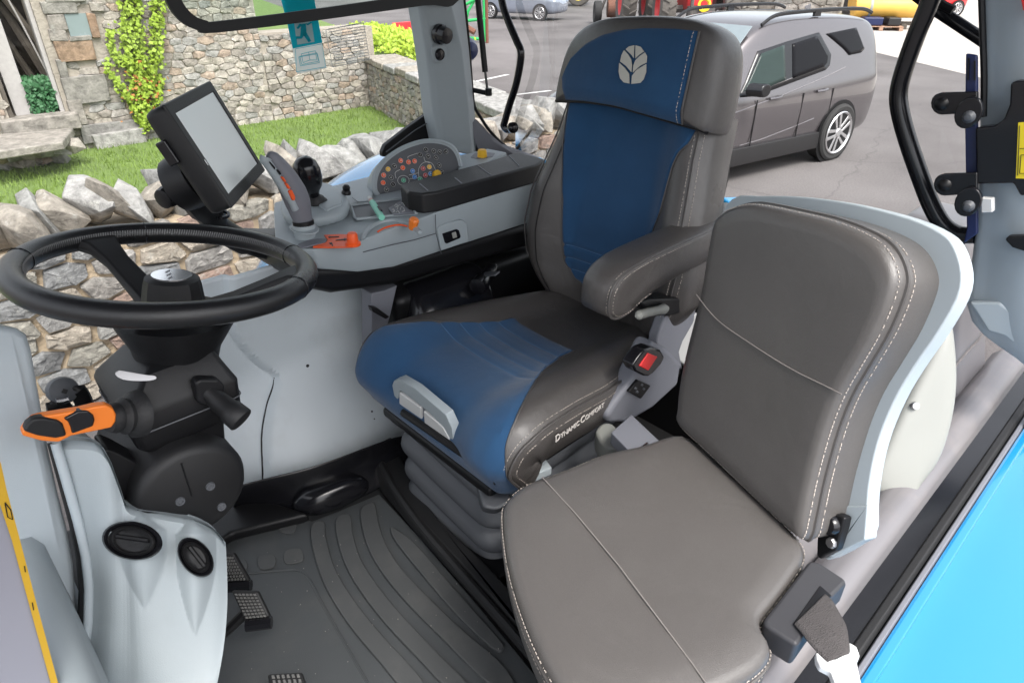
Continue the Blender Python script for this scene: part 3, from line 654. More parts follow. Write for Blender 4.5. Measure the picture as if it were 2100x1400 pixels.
MB().tube([t0+hd*1.0-ax*.35+V((0, 0, .45)), t0+hd*1.0-ax*.35+V((0, 0, 1.5))], .06, 8).build('lift_arm', M['grime'], ft)
# disc drill with a small transport wheel
d0 = W(1224, 48, Z=GZ); dr_ = thing('disc_drill', 'rusty brown disc drill with one small tyre left of the red tractor', 'farm implement', tuple(d0))
far_wheel(dr_, d0+V((0, 0, .42)), -ax, .42, .3, 'tyre', 'grime')
MB().lathe([(.1, -.1), (.33, -.1), (.33, 1.0), (.1, 1.0)], d0+ax*.5+V((0, 0, .55)), ax, 20).build('drum', M['rust'], dr_)
tb = MB()
for k in range(9): tb.prism([d0+ax*(.55+k*.1)+V((0, 0, .25)), d0+ax*(.61+k*.1)+V((0, 0, .25)), d0+ax*(.58+k*.1)+V((0, 0, .08))], hd*.03)
tb.build('tines', M['rust'], dr_, smooth=0)
MB().tube([d0+ax*.12+V((0, 0, .42)), d0+ax*.3+V((0, 0, .9)), d0+ax*1.3+V((0, 0, 1.25))], .06, 8).tube([d0+ax*.3+V((0, 0, .9)), d0+ax*.9-hd*.4+V((0, 0, 1.5))], .05, 8).tube([d0+ax*1.4+V((0, 0, .9)), d0+ax*.6+V((0, 0, 1.4))], .04, 8).build('frame', M['grime'], dr_)
# green machine with yellow hubs
g1 = W(1112, 18, Z=GZ); gm = thing('green_machine', 'dark green farm machine with yellow wheel hubs at the back of the yard', 'farm implement', tuple(g1))
far_wheel(gm, g1+V((0, 0, .62)), -vd, .62, .5, 'tyre', 'jd_yellow'); g2 = W(1186, 13, Z=GZ)
far_wheel(gm, g2+V((0, 0, .7)), -vd, .7, .5, 'tyre_dusty', 'jd_yellow')
MB().loft([[lerp(g1, g2, t_)+vd*(.5+1.6*d_)+V((0, 0, z_)) for d_, z_ in ((0, .35), (0, 1.5), (.3, 2.0), (1, 2.0), (1, .35))] for t_ in (-.85, .4, 1.3)]).build('body', M['jd_green'], gm, bevel=.08)
# car with silver wheel, red car: small hatchbacks from the same builder
def hatch(name, label, p, fd, paint, rimm='alloy'):
    nd = V((-fd.y, fd.x, 0)); nd = -nd if nd.dot(vd) > 0 else nd
    def K(a, b, z): return p + fd*a - nd*b + V((0, 0, z))
    t = thing(name, label, 'car', tuple(p))
    S = [(-.62, .3, .4, .7, .78, 0), (-.58, .15, .3, .9, .98, .02), (-.45, .06, .26, .95, 1.3, .1), (-.2, .02, .24, .95, 1.44, .16), (.6, 0, .22, .93, 1.47, .17), (1.3, 0, .22, .92, 1.4, .17), (1.9, .02, .22, .92, 1.02, .05), (2.6, .05, .22, .84, .93, .03), (3.1, .15, .26, .72, .8, 0), (3.2, .35, .36, .6, .66, 0)]
    car_body(K, S, 1.72).build('body', paint, t, smooth=60, sub=1)
    gvv = (K(.5, .20, 1.38)-K(.5, .05, .95)); n_ = fd.cross(gvv).normalized(); n_ = n_ if n_.dot(nd) > 0 else -n_
    for q in (((.62, .0), (-.2, .0), (-.12, .4), (.62, .42)), ((.68, .0), (1.72, .0), (1.2, .40), (.68, .42))):
        MB().prism([K(a_, .05, .97)+gvv.normalized()*v_+n_*.03 for a_, v_ in q], -n_*.02).build('window', M['dark_glass'], t, bevel=.005)
    for a0 in (0, 2.5):
        MB().prism([Frame(K(a0, -.008, .31), fd, n=nd)(*q) for q in circ(.36, 24)], -nd*.02).build('wheel_arch', M['black'], t, smooth=0)
        car_wheel(t, K(a0, -.03, .31), nd, .31, .2, .23, rimm, 7)
    return t
hatch('hatchback', 'small pale car with silver wheels beyond the rear pillar', W(1006, 39, Z=GZ), (sdv*.96-vd*.28).normalized(), mat('pale_car_paint', (.30, .33, .40), .25, metal=.3, coat=1))
hatch('hatchback', 'red car parked on the pale concrete', W(1868, 34, Z=GZ)+sdv*-.2, (sdv*.9+vd*.35).normalized(), mat('red_car_paint', (.60, .015, .02), .25, coat=1))
# green hitch frame beside the far end of the low wall
h0 = W(968, 88, Z=GZ); hf = thing('hitch_frame', 'green tubular implement frame beside the rear pillar', 'farm implement', tuple(h0))
hb = MB()
for pts in (((-.35, 0, .1), (-.1, 0, .9), (.3, .1, 1.5)), ((-.3, 0, .15), (.45, 0, .1)), ((-.2, .0, .62), (.5, 0, .7)), ((.42, 0, .05), (.42, 0, 1.4)), ((-.35, 0, 1.0), (.42, 0, 1.35))):
    hb.tube([h0+sdv*a_+vd*b_+V((0, 0, z_)) for a_, b_, z_ in pts], .045, 8)
hb.build('frame', mat('bright_green_paint', (.03, .42, .11), .4), hf)
MB().tube([h0+sdv*-.3+V((0, 0, .52)), h0+sdv*.1+V((0, 0, .3))], .09, 8).tube([h0+sdv*.5+V((0, 0, .0)), h0+sdv*.5+V((0, 0, 1.5))], .05, 8).build('drawbar', M['rust'], hf)
# trailer with a red tailboard behind the garden wall
q0 = W(810, 52, Y=17); tr = thing('farm_trailer', 'dark trailer with red tailboard beyond the corner wall', 'trailer', (q0.x, q0.y, GZ))
MB().box((q0.x-.6, q0.y, q0.z-.55), (3.2, 1.6, .8)).build('chassis', M['clad'], tr, bevel=.05)
MB().box((q0.x, q0.y-.85, q0.z), (1.3, .06, .28)).build('tailboard', M['mf_red'], tr, bevel=.02)
for s in (-1.2, .4): far_wheel(tr, (q0.x+s, q0.y-.8, GZ+.4), (0, -1, 0), .4, .3, 'tyre', 'grime')
# stone outbuilding at the back of the yard
b0, b1 = W(1500, 44, Z=GZ), W(1716, 52, Z=GZ); bu = (b1-b0); bl = bu.length; bu.normalize()
ob = thing('stone_outbuilding', 'coursed stone outbuilding with a pale door at the back of the yard', 'building', tuple(lerp(b0, b1, .5)))
fr = Frame(b0, bu, (0, 0, 1)); fr = fr if fr.n.dot(vd) < 0 else Frame(b1, -bu, (0, 0, 1))
MB().box(lerp(b0, b1, .5)-fr.n*2.05+V((0, 0, 1.8)), (bl, 3.6, 4), Frame((0, 0, 0), fr.u, fr.v)).build('wall_core', M['mortar_grey'], ob, smooth=0)
stonework(ob, fr, bl, 3.0, .62, .26, .02, .05, M['barn'], M['barn_i'], 77, 120)
MB().box(lerp(b0, b1, .42)+fr.n*.1+V((0, 0, 1.7)), (1.5, 1.2, .1), Frame((0, 0, 0), fr.u, fr.v)).build('window', M['pale_glass'], ob, bevel=.02)
# yellow rolls, pallet, forklift
y0 = W(1745, 38, Z=GZ+.35)
for i, (off, l_) in enumerate(((V((0, 0, .38)), 'yellow plastic roll lying in front, nearest the pallet'), (vd*.75+V((0, 0, .55)), 'yellow plastic roll lying behind the front roll'))):
    rl_ = thing('yellow_roll', l_, 'roll', tuple(y0+off), 'yellow rolls on the concrete')
    MB().lathe([(.2, -.02), (.33, 0), (.35, .05), (.35, 2.35), (.33, 2.4), (.2, 2.42)], y0+off, sdv*.97+vd*.1, 24).build('sleeve', mat('yellow_film%d' % i, (.72, .42, .08), .5, var=.12, vs=3), rl_, smooth=40)
    MB().lathe([(.352, .5), (.36, .52), (.36, .58), (.352, .6)], y0+off, sdv*.97+vd*.1, 24, False).build('band', M['cream'], rl_)
tag(MB().box(y0+sdv*1.2+vd*.3+V((0, 0, -.16)), (2.3, .3, .12), Frame((0, 0, 0), sdv, vd)).box(y0+sdv*.4+vd*.3+V((0, 0, -.26)), (.2, .8, .2), Frame((0, 0, 0), sdv, vd)).box(y0+sdv*1.9+vd*.3+V((0, 0, -.26)), (.2, .8, .2), Frame((0, 0, 0), sdv, vd)).build('timber_bearer', M['old_wood'], bevel=.01), 'timber bearers under the yellow rolls', 'timber')
pl0 = W(1806, 64, Z=GZ); pal = thing('pallet', 'wooden pallet on the pale concrete beyond the grey car', 'pallet', tuple(pl0)); f_ = Frame((0, 0, 0), sdv, vd)
M['pal_wood'] = mat('pallet_wood', (.42, .26, .18), .85, var=.2, vs=12)
for k in range(6): MB().box(pl0+vd*(.1+.19*k)+V((0, 0, .14)), (1.5, .13, .025), f_).build('plank', M['pal_wood'], pal, smooth=0)
for k in range(3): MB().box(pl0+sdv*(-.68+.68*k)+vd*.55+V((0, 0, .068)), (.13, 1.1, .11), f_).build('block', M['pal_wood'], pal, smooth=0)
for k, (s_, l_) in enumerate(((-.3, 'dark wrapped bundle at the left of the pallet'), (.42, 'dark crate at the right of the pallet'))):
    tag(MB().box(pl0+sdv*s_+vd*.5+V((0, 0, .30)), (.68 if k == 0 else .45, .8, .28), f_).build('bundle', M['navy'] if k == 0 else M['clad'], bevel=.05), l_, 'bundle')
k0 = W(1690, 46, Z=GZ); fk = thing('forklift', 'dark forklift mast behind the roof of the grey car', 'forklift', tuple(k0))
for s_ in (-.25, .3): MB().box(k0+sdv*s_+V((0, 0, 1.2)), (.13, .18, 2.4), f_).build('mast', M['grime'], fk, bevel=.01)
MB().box(k0+sdv*.6+V((0, 0, .6)), (.5, .8, .7), f_).build('carriage', M['clad'], fk, bevel=.04); MB().box(k0+sdv*.75+vd*.3+V((0, 0, 1.5)), (.12, .1, 1.6), f_).build('post', M['jd_yellow'], fk, bevel=.01)
for s_ in (-.3, .9): far_wheel(fk, k0+sdv*s_+V((0, 0, .3)), -vd, .3, .2, 'tyre', 'grime')
# ================================================================== THE CAB
def trace(pts, **k): return [W(x, y, **k) for x, y in pts]
def slab(name, pts, off, m, parent, bevel=.003, seg=2, **k):
    return MB().prism(trace(pts, **k), off).build(name, m, parent, bevel=bevel, seg=seg)
def zo(ox, oy, s):
    """photo coordinates from measurements on an enlarged crop"""
    return lambda pts: [(ox+x/s, oy+y/s) for x, y in pts]
def pillow(outline, c, zprof, n):
    """rings of an outline shrunk towards c; zprof: (scale, height along n)"""
    c = V(c); mb = MB(); rings = []
    for s_, h in zprof: rings.append([c + (p-c)*s_ + n*h for p in outline])
    return mb.loft(rings)
def stitches(path, n, pitch=.007, ln=.0048, r=.0007, lift=.001):
    """a dashed seam of thread along a path"""
    mb = MB(); path = [V(p) for p in path]; acc = 0
    for i in range(len(path)-1):
        a, b = path[i], path[i+1]; L_ = (b-a).length
        if L_ < 1e-6: continue
        d = (b-a)/L_; t = acc
        while t < L_:
            p = a+d*t; q = a+d*min(t+ln, L_); nn = n(p) if callable(n) else n; s = d.cross(nn).normalized()*r; up = nn*lift
            mb.add([p-s, p+s, p+up, q-s, q+s, q+up], [(0, 1, 2), (3, 5, 4), (0, 2, 5, 3), (1, 4, 5, 2), (0, 3, 4, 1)]); t += pitch
        acc = t-L_
    return mb

# ---- floor
floor = structure(MB().box((.55, .85, -.06), (1.9, 1.6, .1)).build('cab_floor', M['black_rubber'], smooth=0))
zf = zo(500, 850, 2.546)
fm = thing('floor_mat', 'dark grey ribbed rubber mat covering the cab floor', 'floor mat', (.5, .9, 0))
slab('base', [(430, 1060), (500, 1032), (560, 1045), (640, 1068), (700, 1045), (778, 1012), (860, 1100), (980, 1240), (1130, 1420), (1180, 1600), (300, 1600), (400, 1250)], (0, 0, -.012), M['mat_rubber'], fm, Z=.006)
for pts in ([(365, 575), (425, 572), (430, 640), (470, 790), (540, 920), (640, 1060), (760, 1200), (960, 1430), (830, 1430), (720, 1310), (560, 1120), (450, 950), (385, 800), (350, 640)],
            [(487, 548), (556, 530), (572, 630), (612, 760), (700, 900), (830, 1060), (1010, 1250), (1180, 1430), (1060, 1430), (900, 1270), (740, 1100), (610, 930), (530, 790), (485, 640)],
            [(622, 492), (684, 470), (702, 560), (742, 680), (822, 810), (962, 960), (1150, 1140), (1330, 1290), (1420, 1430), (1300, 1430), (1040, 1180), (860, 1000), (720, 830), (640, 680), (610, 545)],
            [(785, 600), (900, 685), (1050, 860), (1200, 1030), (1342, 1190), (1356, 1228), (1328, 1245), (1240, 1180), (1080, 1020), (920, 830), (800, 680), (768, 618)]):
    p = trace(zf(pts), Z=.007); p = spline(p, 3, True)
    MB().prism(p, (0, 0, .009)).build('rib', M['mat_rib'], fm, bevel=.003, seg=2)
for pts in ([(70, 525), (155, 528), (128, 608), (52, 604)], [(205, 550), (275, 560), (258, 625), (185, 615)], [(-60, 510), (25, 508), (5, 590), (-80, 590)], [(75, 745), (160, 733), (165, 795), (85, 812)], [(215, 715), (298, 702), (312, 765), (215, 782)], [(-70, 770), (10, 758), (18, 815), (-60, 830)]):
    c_ = (sum(p[0] for p in pts)/4, sum(p[1] for p in pts)/4)
    MB().prism(spline(trace(zf([q for p in pts for q in ((lerp(p[0], c_[0], .05), lerp(p[1], c_[1], .05)),)]), Z=.0075), 3, True), (0, 0, .004)).build('grip_pad', M['mat_rib'], fm, bevel=.0015)
gl = trace(zf([(-130, 845), (0, 832), (200, 812), (290, 812), (345, 860), (420, 1000), (540, 1210), (650, 1400), (700, 1470)]), Z=.0075)
MB().tube(spline(gl, 5), .0028, 6).build('mat_bead', M['mat_rubber'], fm)
# raised border of the mat along the seat pedestal
bz = zf([(600, 200), (690, 150), (760, 190), (890, 470), (1010, 640), (1240, 860), (1420, 1060), (1590, 1370), (1640, 1480), (1600, 1480), (1565, 1390), (1290, 1065), (930, 665), (745, 440), (650, 320)])
MB().loft([trace(bz, Z=.004), [q+V((.012, 0, .05)) for q in trace(bz, Z=.004)]]).build('raised_border', M['black_rubber'], fm, bevel=.012, seg=3)
MB().tube(spline(trace(zf([(690, 190), (770, 360), (920, 575), (1110, 800), (1350, 1075), (1600, 1370)]), Z=.052), 6), .011, 8).build('border_bead', M['black_rubber'], fm)
# black kick moulding at the foot of the side panel
MB().loft([trace([(470, 1000), (500, 985), (640, 955), (735, 918), (840, 880)], Z=.13)[:], trace([(480, 1030), (505, 1012), (640, 1000), (740, 945), (840, 900)], Z=.07), trace([(470, 1045), (500, 1034), (640, 1068), (770, 1012), (845, 960)], Z=.006)], closed=False, caps=False).build('kick_moulding', M['black_gloss'], fm, sub=2, solid=.01)
MB().loft([[W(x, y, Z=.03)+V((0, 0, h)) for x, y in ((585, 1050), (610, 1020), (680, 995), (755, 985), (770, 1005), (700, 1035), (640, 1060))] for h in (-.03, .03)] + [[lerp(W(x, y, Z=.03), W(690, 1015, Z=.03), .45)+V((0, 0, .055)) for x, y in ((585, 1050), (610, 1020), (680, 995), (755, 985), (770, 1005), (700, 1035), (640, 1060))]]).build('heel_bulge', M['black_gloss'], fm, sub=2)
# front toe board
MB().prism(trace([(250, 1060), (520, 1030), (640, 1070), (480, 1110), (440, 1140), (250, 1160)], Z=.01), (0, 0, .03)).build('toe_board', M['black'], fm, bevel=.01)

# ---- inner side panel under the console
sp = thing('side_panel', 'pale grey moulded side panel under the right-hand console', 'panel', (.6, 1.45, 0))
def side(u, v):
    x = lerp(.385, 1.30, u); z = lerp(.03, .60, v)
    y = 1.50 - .14*(1-smooth01(v/.55))*smooth01((u+.25)/.5) + .03*math.sin(v*3.1)
    y -= .03*math.exp(-((u-.42)/.16)**2)*math.exp(-((v-.38)/.22)**2)
    return V((x - .03*(1-v) + .035*v, y, z))
def hit(fn, x, y, du=(0, 1), dv=(0, 1)):
    """point of a parametric surface under a photo point"""
    r = ray(x, y).normalized(); e = V((0, 0, EYE)); u, v = .5, .5; best = 9e9; bu = bv = .5
    n = 24; lo = [du[0], dv[0]]; hi = [du[1], dv[1]]
    for rep in range(4):
        for i in range(n+1):
            for j in range(n+1):
                a = lerp(lo[0], hi[0], i/n); b = lerp(lo[1], hi[1], j/n); q = fn(a, b)-e; d = (q-r*q.dot(r)).length
                if d < best: best, bu, bv = d, a, b
        wu, wv = (hi[0]-lo[0])/n*2, (hi[1]-lo[1])/n*2
        lo = [max(du[0], bu-wu), max(dv[0], bv-wv)]; hi = [min(du[1], bu+wu), min(dv[1], bv+wv)]
    return bu, bv
seam_uv = [hit(side, x, y) for x, y in ((470, 655), (487, 694), (528, 739), (562, 763), (566, 783), (552, 831), (543, 900), (546, 985))]
seam_uv = [(p.x, p.y) for p in spline([V((v, u, 0)) for v, u in sorted((v, u) for u, v in seam_uv)], 8)]
def side2(u, v):
    su = interp([q[0] for q in seam_uv], [q[1] for q in seam_uv], v)
    sl = abs(interp([q[0] for q in seam_uv], [q[1] for q in seam_uv], v+.01)-interp([q[0] for q in seam_uv], [q[1] for q in seam_uv], v-.01))/.02
    return side(u, v) + V((0, .008-.024*smooth01((u-su)/max(.014, .04*sl)+.5), 0))
MB().grid(side2, 130, 60).build('moulding', M['panel_white'], sp, solid=.01)
vv = [lerp(seam_uv[0][0], seam_uv[-1][0], k/80) for k in range(81)]
def seam_pt(v):
    su = interp([q[0] for q in seam_uv], [q[1] for q in seam_uv], v)-.005
    n = (side2(su-.01, v)-side2(su-.03, v)).cross(side2(su-.02, min(1, v+.02))-side2(su-.02, max(0, v-.02))).normalized(); n = n if n.y < 0 else -n
    return side2(su, v)+n*.0115
MB().tube([seam_pt(v) for v in vv], .0034, 8).build('seam_gap', M['black'], sp)
for x, y, r_ in ((621, 742, .0045), (752, 835, .003), (757, 850, .002)):
    u, v = hit(side, x, y); p = side(u, v); MB().lathe([(.0001, -.004), (r_, -.004), (r_, .001)], p+V((0, -.027, 0)), (0, -1, .3), 12).build('fixing_hole', M['black'], sp)

# ---- black structure between console and panel: tray, bracket, lamp
ub = thing('console_support', 'black steel support under the console, behind the driver seat', 'bracket', (1.0, 1.5, 0))
MB().loft([[V((x, y, z)) for y, z in ((1.30, z0), (1.29, z1), (1.66, z1), (1.66, z0-.01))] for x, z0, z1 in ((.575, .60, .655), (.64, .565, .635), (.80, .535, .60), (1.0, .525, .59), (1.38, .50, .58))]).build('tray', M['black'], ub, bevel=.02, seg=3)
MB().box((1.16, 1.44, .23), (.66, .22, .50)).build('housing', M['black'], ub, bevel=.03)
def hump(u, v):
    x = lerp(.83, 1.10, u); a = lerp(-.2, math.pi*.75, v); return V((x+.02*math.sin(a), 1.36-.11*math.cos(a)*smooth01(u*6+.3), .36+.13*math.sin(a)*smooth01(u*5+.35)))
MB().grid(hump, 12, 12).build('hump_cover', M['black_gloss'], ub, sub=1, solid=.01)
slab('grey_fillet', [(762, 602), (790, 596), (815, 585), (800, 650), (785, 700), (762, 758)], (.0, .05, 0), M['grey_mid'], ub, Y=1.345)
slab('latch', [(762, 630), (775, 632), (800, 650), (792, 655), (765, 640)], (0, .02, 0), M['black'], ub, Y=1.30)
lp = thing('work_lamp', 'black handheld lamp tucked behind the driver seat', 'lamp', tuple(W(1000, 560, Y=1.35)))
ax_ = (W(1022, 535, Y=1.33)-W(975, 592, Y=1.25)).normalized()
MB().lathe([(.012, 0), (.024, .004), (.026, .03), (.02, .05), (.022, .1), (.012, .13)], W(978, 590, Y=1.25), ax_, 16).build('body', M['black_gloss'], lp)
MB().box(W(1005, 562, Y=1.24), (.02, .075, .006), Frame((0, 0, 0), (1, 0, .3), ax_)).build('lens', M['grey_dark'], lp, bevel=.002)
for i, q in enumerate(([(960, 545), (990, 535), (988, 556), (955, 560)], [(1012, 520), (1034, 512), (1036, 545), (1016, 552)])):
    slab('metal_bracket', q, (0, .02, 0), M['steel'], ub, Y=1.42)
slab('pale_duct', [(1043, 512), (1062, 520), (1078, 545), (1060, 560), (1050, 555)], (0, .02, 0), M['grey_pale'], ub, Y=1.45)

# ---- right rear pillar, window and seals
pil = thing('rear_pillar', 'grey right-hand rear cab pillar with two black knobs', 'pillar', (1.42, 1.85, .5))
PY = 1.85
lft = [(845, -60), (856, 0), (873, 107), (888, 235), (903, 306)]; mid = [(914, -60), (926, 0), (950, 100), (966, 235), (971, 318)]; rgt = [(940, -60), (951, 0), (962, 100), (972, 215), (982, 320)]
rows = []
for a, b, c in zip(lft, mid, rgt):
    p, q = W(*a, Y=PY), W(*b, Y=PY-.02); r_ = W(*c, Y=PY+.05)
    rows.append([p+V((.0, .06, 0)), p, lerp(p, q, .12)+V((0, -.012, 0)), lerp(p, q, .9)+V((0, -.012, 0)), q, r_, r_+V((-.02, .1, 0))])
MB().loft(rows, caps=True).build('trim', M['grey'], pil, bevel=.006, seg=3)
for (x, y, r_, h) in ((904, 71, .026, .03), (901, 112, .016, .006)):
    MB().lathe([(r_*1.15, -.01), (r_*1.15, .004), (r_, .008), (r_*.9, h), (.001, h+.002)], W(x, y, Y=PY-.03), (.1, -1, -.1), 20).build('knob', M['black_gloss'], pil, smooth=30)
MB().prism(spline(trace([(885, 100), (893, 94), (912, 95), (917, 106), (913, 126), (890, 127)], Y=PY-.0315), 3, True), (0, .004, 0)).build('socket_plate', M['grey'], pil, bevel=.0015)
MB().tube(spline(trace([(939, -60), (951, 0), (960, 80), (967, 170), (972, 215), (985, 240), (1010, 275), (1050, 310), (1100, 335)], Y=PY+.06), 6), .006, 8).build('window_seal', M['black'], pil)
MB().loft([trace([(969, 252), (974, 244), (978, 246), (985, 254)], Y=PY-.01), trace([(972, 285), (985, 258), (1000, 270), (1012, 290)], Y=PY-.01), trace([(985, 318), (1015, 290), (1040, 305), (1060, 320)], Y=PY+.0), trace([(1020, 330), (1060, 308), (1105, 322), (1110, 335)], Y=PY+.02)], closed=True).build('corner_trim', M['grey_mid'], pil, bevel=.006)
slab('inner_panel', [(972, 250), (985, 262), (1030, 312), (1040, 330), (970, 330)], (0, .02, 0), M['black'], pil, Y=PY+.02)
for x, y in ((868, 86), (882, 179)):
    MB().lathe([(.001, 0), (.012, .001), (.016, .012), (.012, .03)], W(x, y, Y=PY+.10), (0, -1, 0), 14).build('buffer', M['black_rubber'], pil)
slab('dark_corner', [(890, 224), (893, 318), (785, 322), (784, 312), (790, 298), (836, 262)], (0, .02, 0), M['black'], pil, Y=PY+.06)
MB().tube(trace([(792, 312), (850, 268), (884, 248)], Y=PY+.05), .002, 6).build('corner_bead', M['grey_dark'], pil)
slab('edge_frame', [(852, -30), (858, 0), (876, 107), (871, 107), (851, 10), (846, -30)], (0, .02, 0), M['black'], pil, Y=PY+.05)

# right-hand side window: one pane from the front to the pillar, stickers on it
sw_ = thing('side_window', 'clear right-hand cab window with emergency exit sticker', 'window', (.6, 1.93, 0))
GY = 1.93
MB().add([V((-.55, GY, .05)), V((1.36, GY, .05)), V((1.36, GY, 1.9)), V((-.55, GY, 1.9))], [(0, 1, 2, 3)]).build('pane', M['glass'], sw_, smooth=0)
st = thing('exit_sticker', 'teal and white emergency exit sticker on the side window', 'sticker', tuple(W(625, 150, Y=GY-.004)))
def film(name, col):
    m, nt, N, L, p = new_mat(name); p.inputs['Base Color'].default_value = (*col, 1); p.inputs['Roughness'].default_value = .5
    t = N.new('ShaderNodeBsdfTranslucent'); t.inputs[0].default_value = (*col, 1); mx = N.new('ShaderNodeMixShader'); mx.inputs[0].default_value = .75
    L.new(p.outputs[0], mx.inputs[1]); L.new(t.outputs[0], mx.inputs[2]); L.new(mx.outputs[0], N['Material Output'].inputs[0]); return m
M['st_white'] = film('sticker_white', (.84, .86, .83)); M['st_teal'] = film('sticker_teal', (.015, .62, .72))
def flat(name, pts, m, parent, Y, th=.0012, bev=0):
    return MB().prism(trace(pts, Y=Y), (0, th, 0)).build(name, m, parent, smooth=0, bevel=bev)
flat('backing', [(580, -30), (638, -30), (670, 140), (610, 152), (592, 60)], M['st_white'], st, GY-.004)
z1 = zo(500, 0, 2.979)
flat('teal_field', z1([(205, -90), (415, -90), (480, 262), (300, 298), (268, 150)]), M['st_teal'], st, GY-.0055)
z13 = zo(560, 30, 9.545)
flat('door_panel', z13([(405, 60), (735, 20), (812, 540), (480, 592), (468, 480), (450, 430)]), M['st_white'], st, GY-.007)
run = MB()
for pts in ([(555, 80), (620, 70), (630, 130), (570, 140)], [(555, 190), (640, 178), (655, 330), (605, 415), (535, 405)], [(560, 190), (520, 180), (462, 268), (488, 288), (560, 225)], [(640, 190), (685, 215), (765, 165), (745, 138), (680, 178), (640, 175)], [(595, 405), (645, 335), (748, 520), (698, 548)], [(535, 400), (605, 412), (560, 475), (462, 478), (450, 430), (530, 428)]):
    run.prism(trace(z13(pts), Y=GY-.0085), (0, .001, 0))
run.build('running_figure', M['st_teal'], st, smooth=0)
bk = MB()
for pts in ([(336, 350), (346, 404), (462, 384), (450, 330)], [(342, 345), (354, 396), (456, 376), (446, 324)], [(352, 330), (362, 384), (404, 368), (396, 320)], [(396, 320), (404, 368), (446, 368), (438, 312)], [(316, 300), (322, 440), (500, 410), (478, 270)]):
    q = trace(z1(pts), Y=GY-.007)
    for i in range(len(q)): bk.tube([q[i], q[(i+1) % len(q)]], .0007, 4)
bk.build('book_symbol', M['st_teal'], st, smooth=0)
cs = thing('clear_label', 'transparent label with printed lines on the side window', 'sticker', tuple(W(710, 100, Y=GY)))
ln_ = MB()
for k in range(13):
    y0 = 58+k*6; ln_.tube(trace([(674+k*1.0, y0+2), (748+k*.6, y0-10)], Y=GY-.005), .0011, 4)
q = trace([(668, 62), (745, 46), (758, 122), (682, 138)], Y=GY-.005)
for i in range(4): ln_.tube([q[i], q[(i+1) % 4]], .001, 4)
ln_.build('printed_lines', mat('pale_print', (.55, .56, .54), .6), cs, smooth=0)
# tinted visor with a black surround, hanging inside the window
vz = thing('tinted_visor', 'tinted visor pane with thick black rounded border at the cab top', 'visor', tuple(W(600, 30, Y=1.80)))
out_ = [(315, -140), (330, -40), (345, 10), (372, 45), (405, 62), (440, 68), (640, 44), (870, 12), (940, 2), (1000, -140)]
inn_ = [(345, -140), (362, -40), (375, 5), (398, 32), (425, 43), (450, 44), (640, 20), (866, -12), (930, -20), (960, -140)]
o3 = spline(trace(out_, Y=1.80), 5); i3 = spline(trace(inn_, Y=1.80), 5); mb = MB(); n = len(o3)
t_ = V((0, .012, 0)); mb.loft([o3, i3, [p+t_ for p in i3], [p+t_ for p in o3], o3], closed=False).build('border', M['black_rubber'], vz, bevel=.003)
MB().add([p+V((0, .006, 0)) for p in i3], [tuple(range(n))]).build('tinted_pane', M['tint'], vz, smooth=0)

# rear window handle and strut on the right
hd_ = thing('window_handle', 'long bent black handle bar by the right rear pillar', 'handle', tuple(W(1045, 260, Y=1.88)))
RX = 1.75
hp = [(1022, -60), (1030, 5), (1043, 45), (1060, 85), (1068, 105), (1067, 130), (1058, 175), (1045, 215), (1035, 250), (1033, 258), (1040, 266), (1052, 263)]
MB().tube(spline(trace(hp, X=RX), 6), .0135, 12).build('bar', M['black_gloss'], hd_)
MB().lathe([(.001, .0), (.012, .001), (.02, .006), (.02, .022), (.012, .028)], W(1050, 262, X=RX-.02), (-.5, -.85, .2), 18).build('roller', M['black_gloss'], hd_)
gs = thing('gas_strut', 'thin black gas strut beside the right rear pillar', 'gas strut', tuple(W(995, 190, X=1.62)))
MB().tube(trace([(975, -60), (980, 0), (995, 148)], X=1.62), .0105, 12).build('cylinder', M['black'], gs)
MB().tube(trace([(995, 146), (1000, 190)], X=1.62), .0045, 8).build('rod', M['black_gloss'], gs)
MB().tube([W(965, 184, X=1.58), W(1003, 192, X=1.62)], .0085, 10).lathe([(.001, -.014), (.012, -.012), (.012, .012), (.001, .014)], W(1002, 189, X=1.61), (0, 0, 1), 12).build('ball_joint', M['black'], gs)
tag(MB().lathe([(.001, 0), (.03, .012), (.045, .05), (.04, .075), (.001, .08)], W(968, 105, Y=2.06), (.3, 1, 0), 20).build('work_light', M['navy']), 'round dark blue lamp outside behind the rear pillar', 'lamp')

# rear window glass
rw = thing('rear_window', 'clear rear cab window behind both seats', 'window', (1.79, 1.0, .3))
MB().add([V((1.79, .33, .30)), V((1.79, 1.90, .30)), V((1.79, 1.90, 1.95)), V((1.79, .45, 1.95))], [(0, 1, 2, 3)]).build('pane', M['glass'], rw, smooth=0)

# ---- fenders outside
def fender(name, label, y0, y1, sgn):
    f = thing(name, label, 'fender', (1.5, (y0+y1)/2, -.4))
    def fn(u, v):
        a = lerp(R(8), R(172), u); r_ = .98-.05*v*v
        x = 1.62-math.cos(a)*r_; z = -.36+math.sin(a)*r_*.98 - (.10*smooth01((v-.55)/.45)**2)
        return V((x, lerp(y0, y1, v), z))
    MB().grid(fn, 30, 10).build('shell', M['sky_blue'], f, solid=.02, sub=1)
    return f
fender('mudguard', 'blue right rear mudguard outside the side window', 1.98, 2.55, 1)

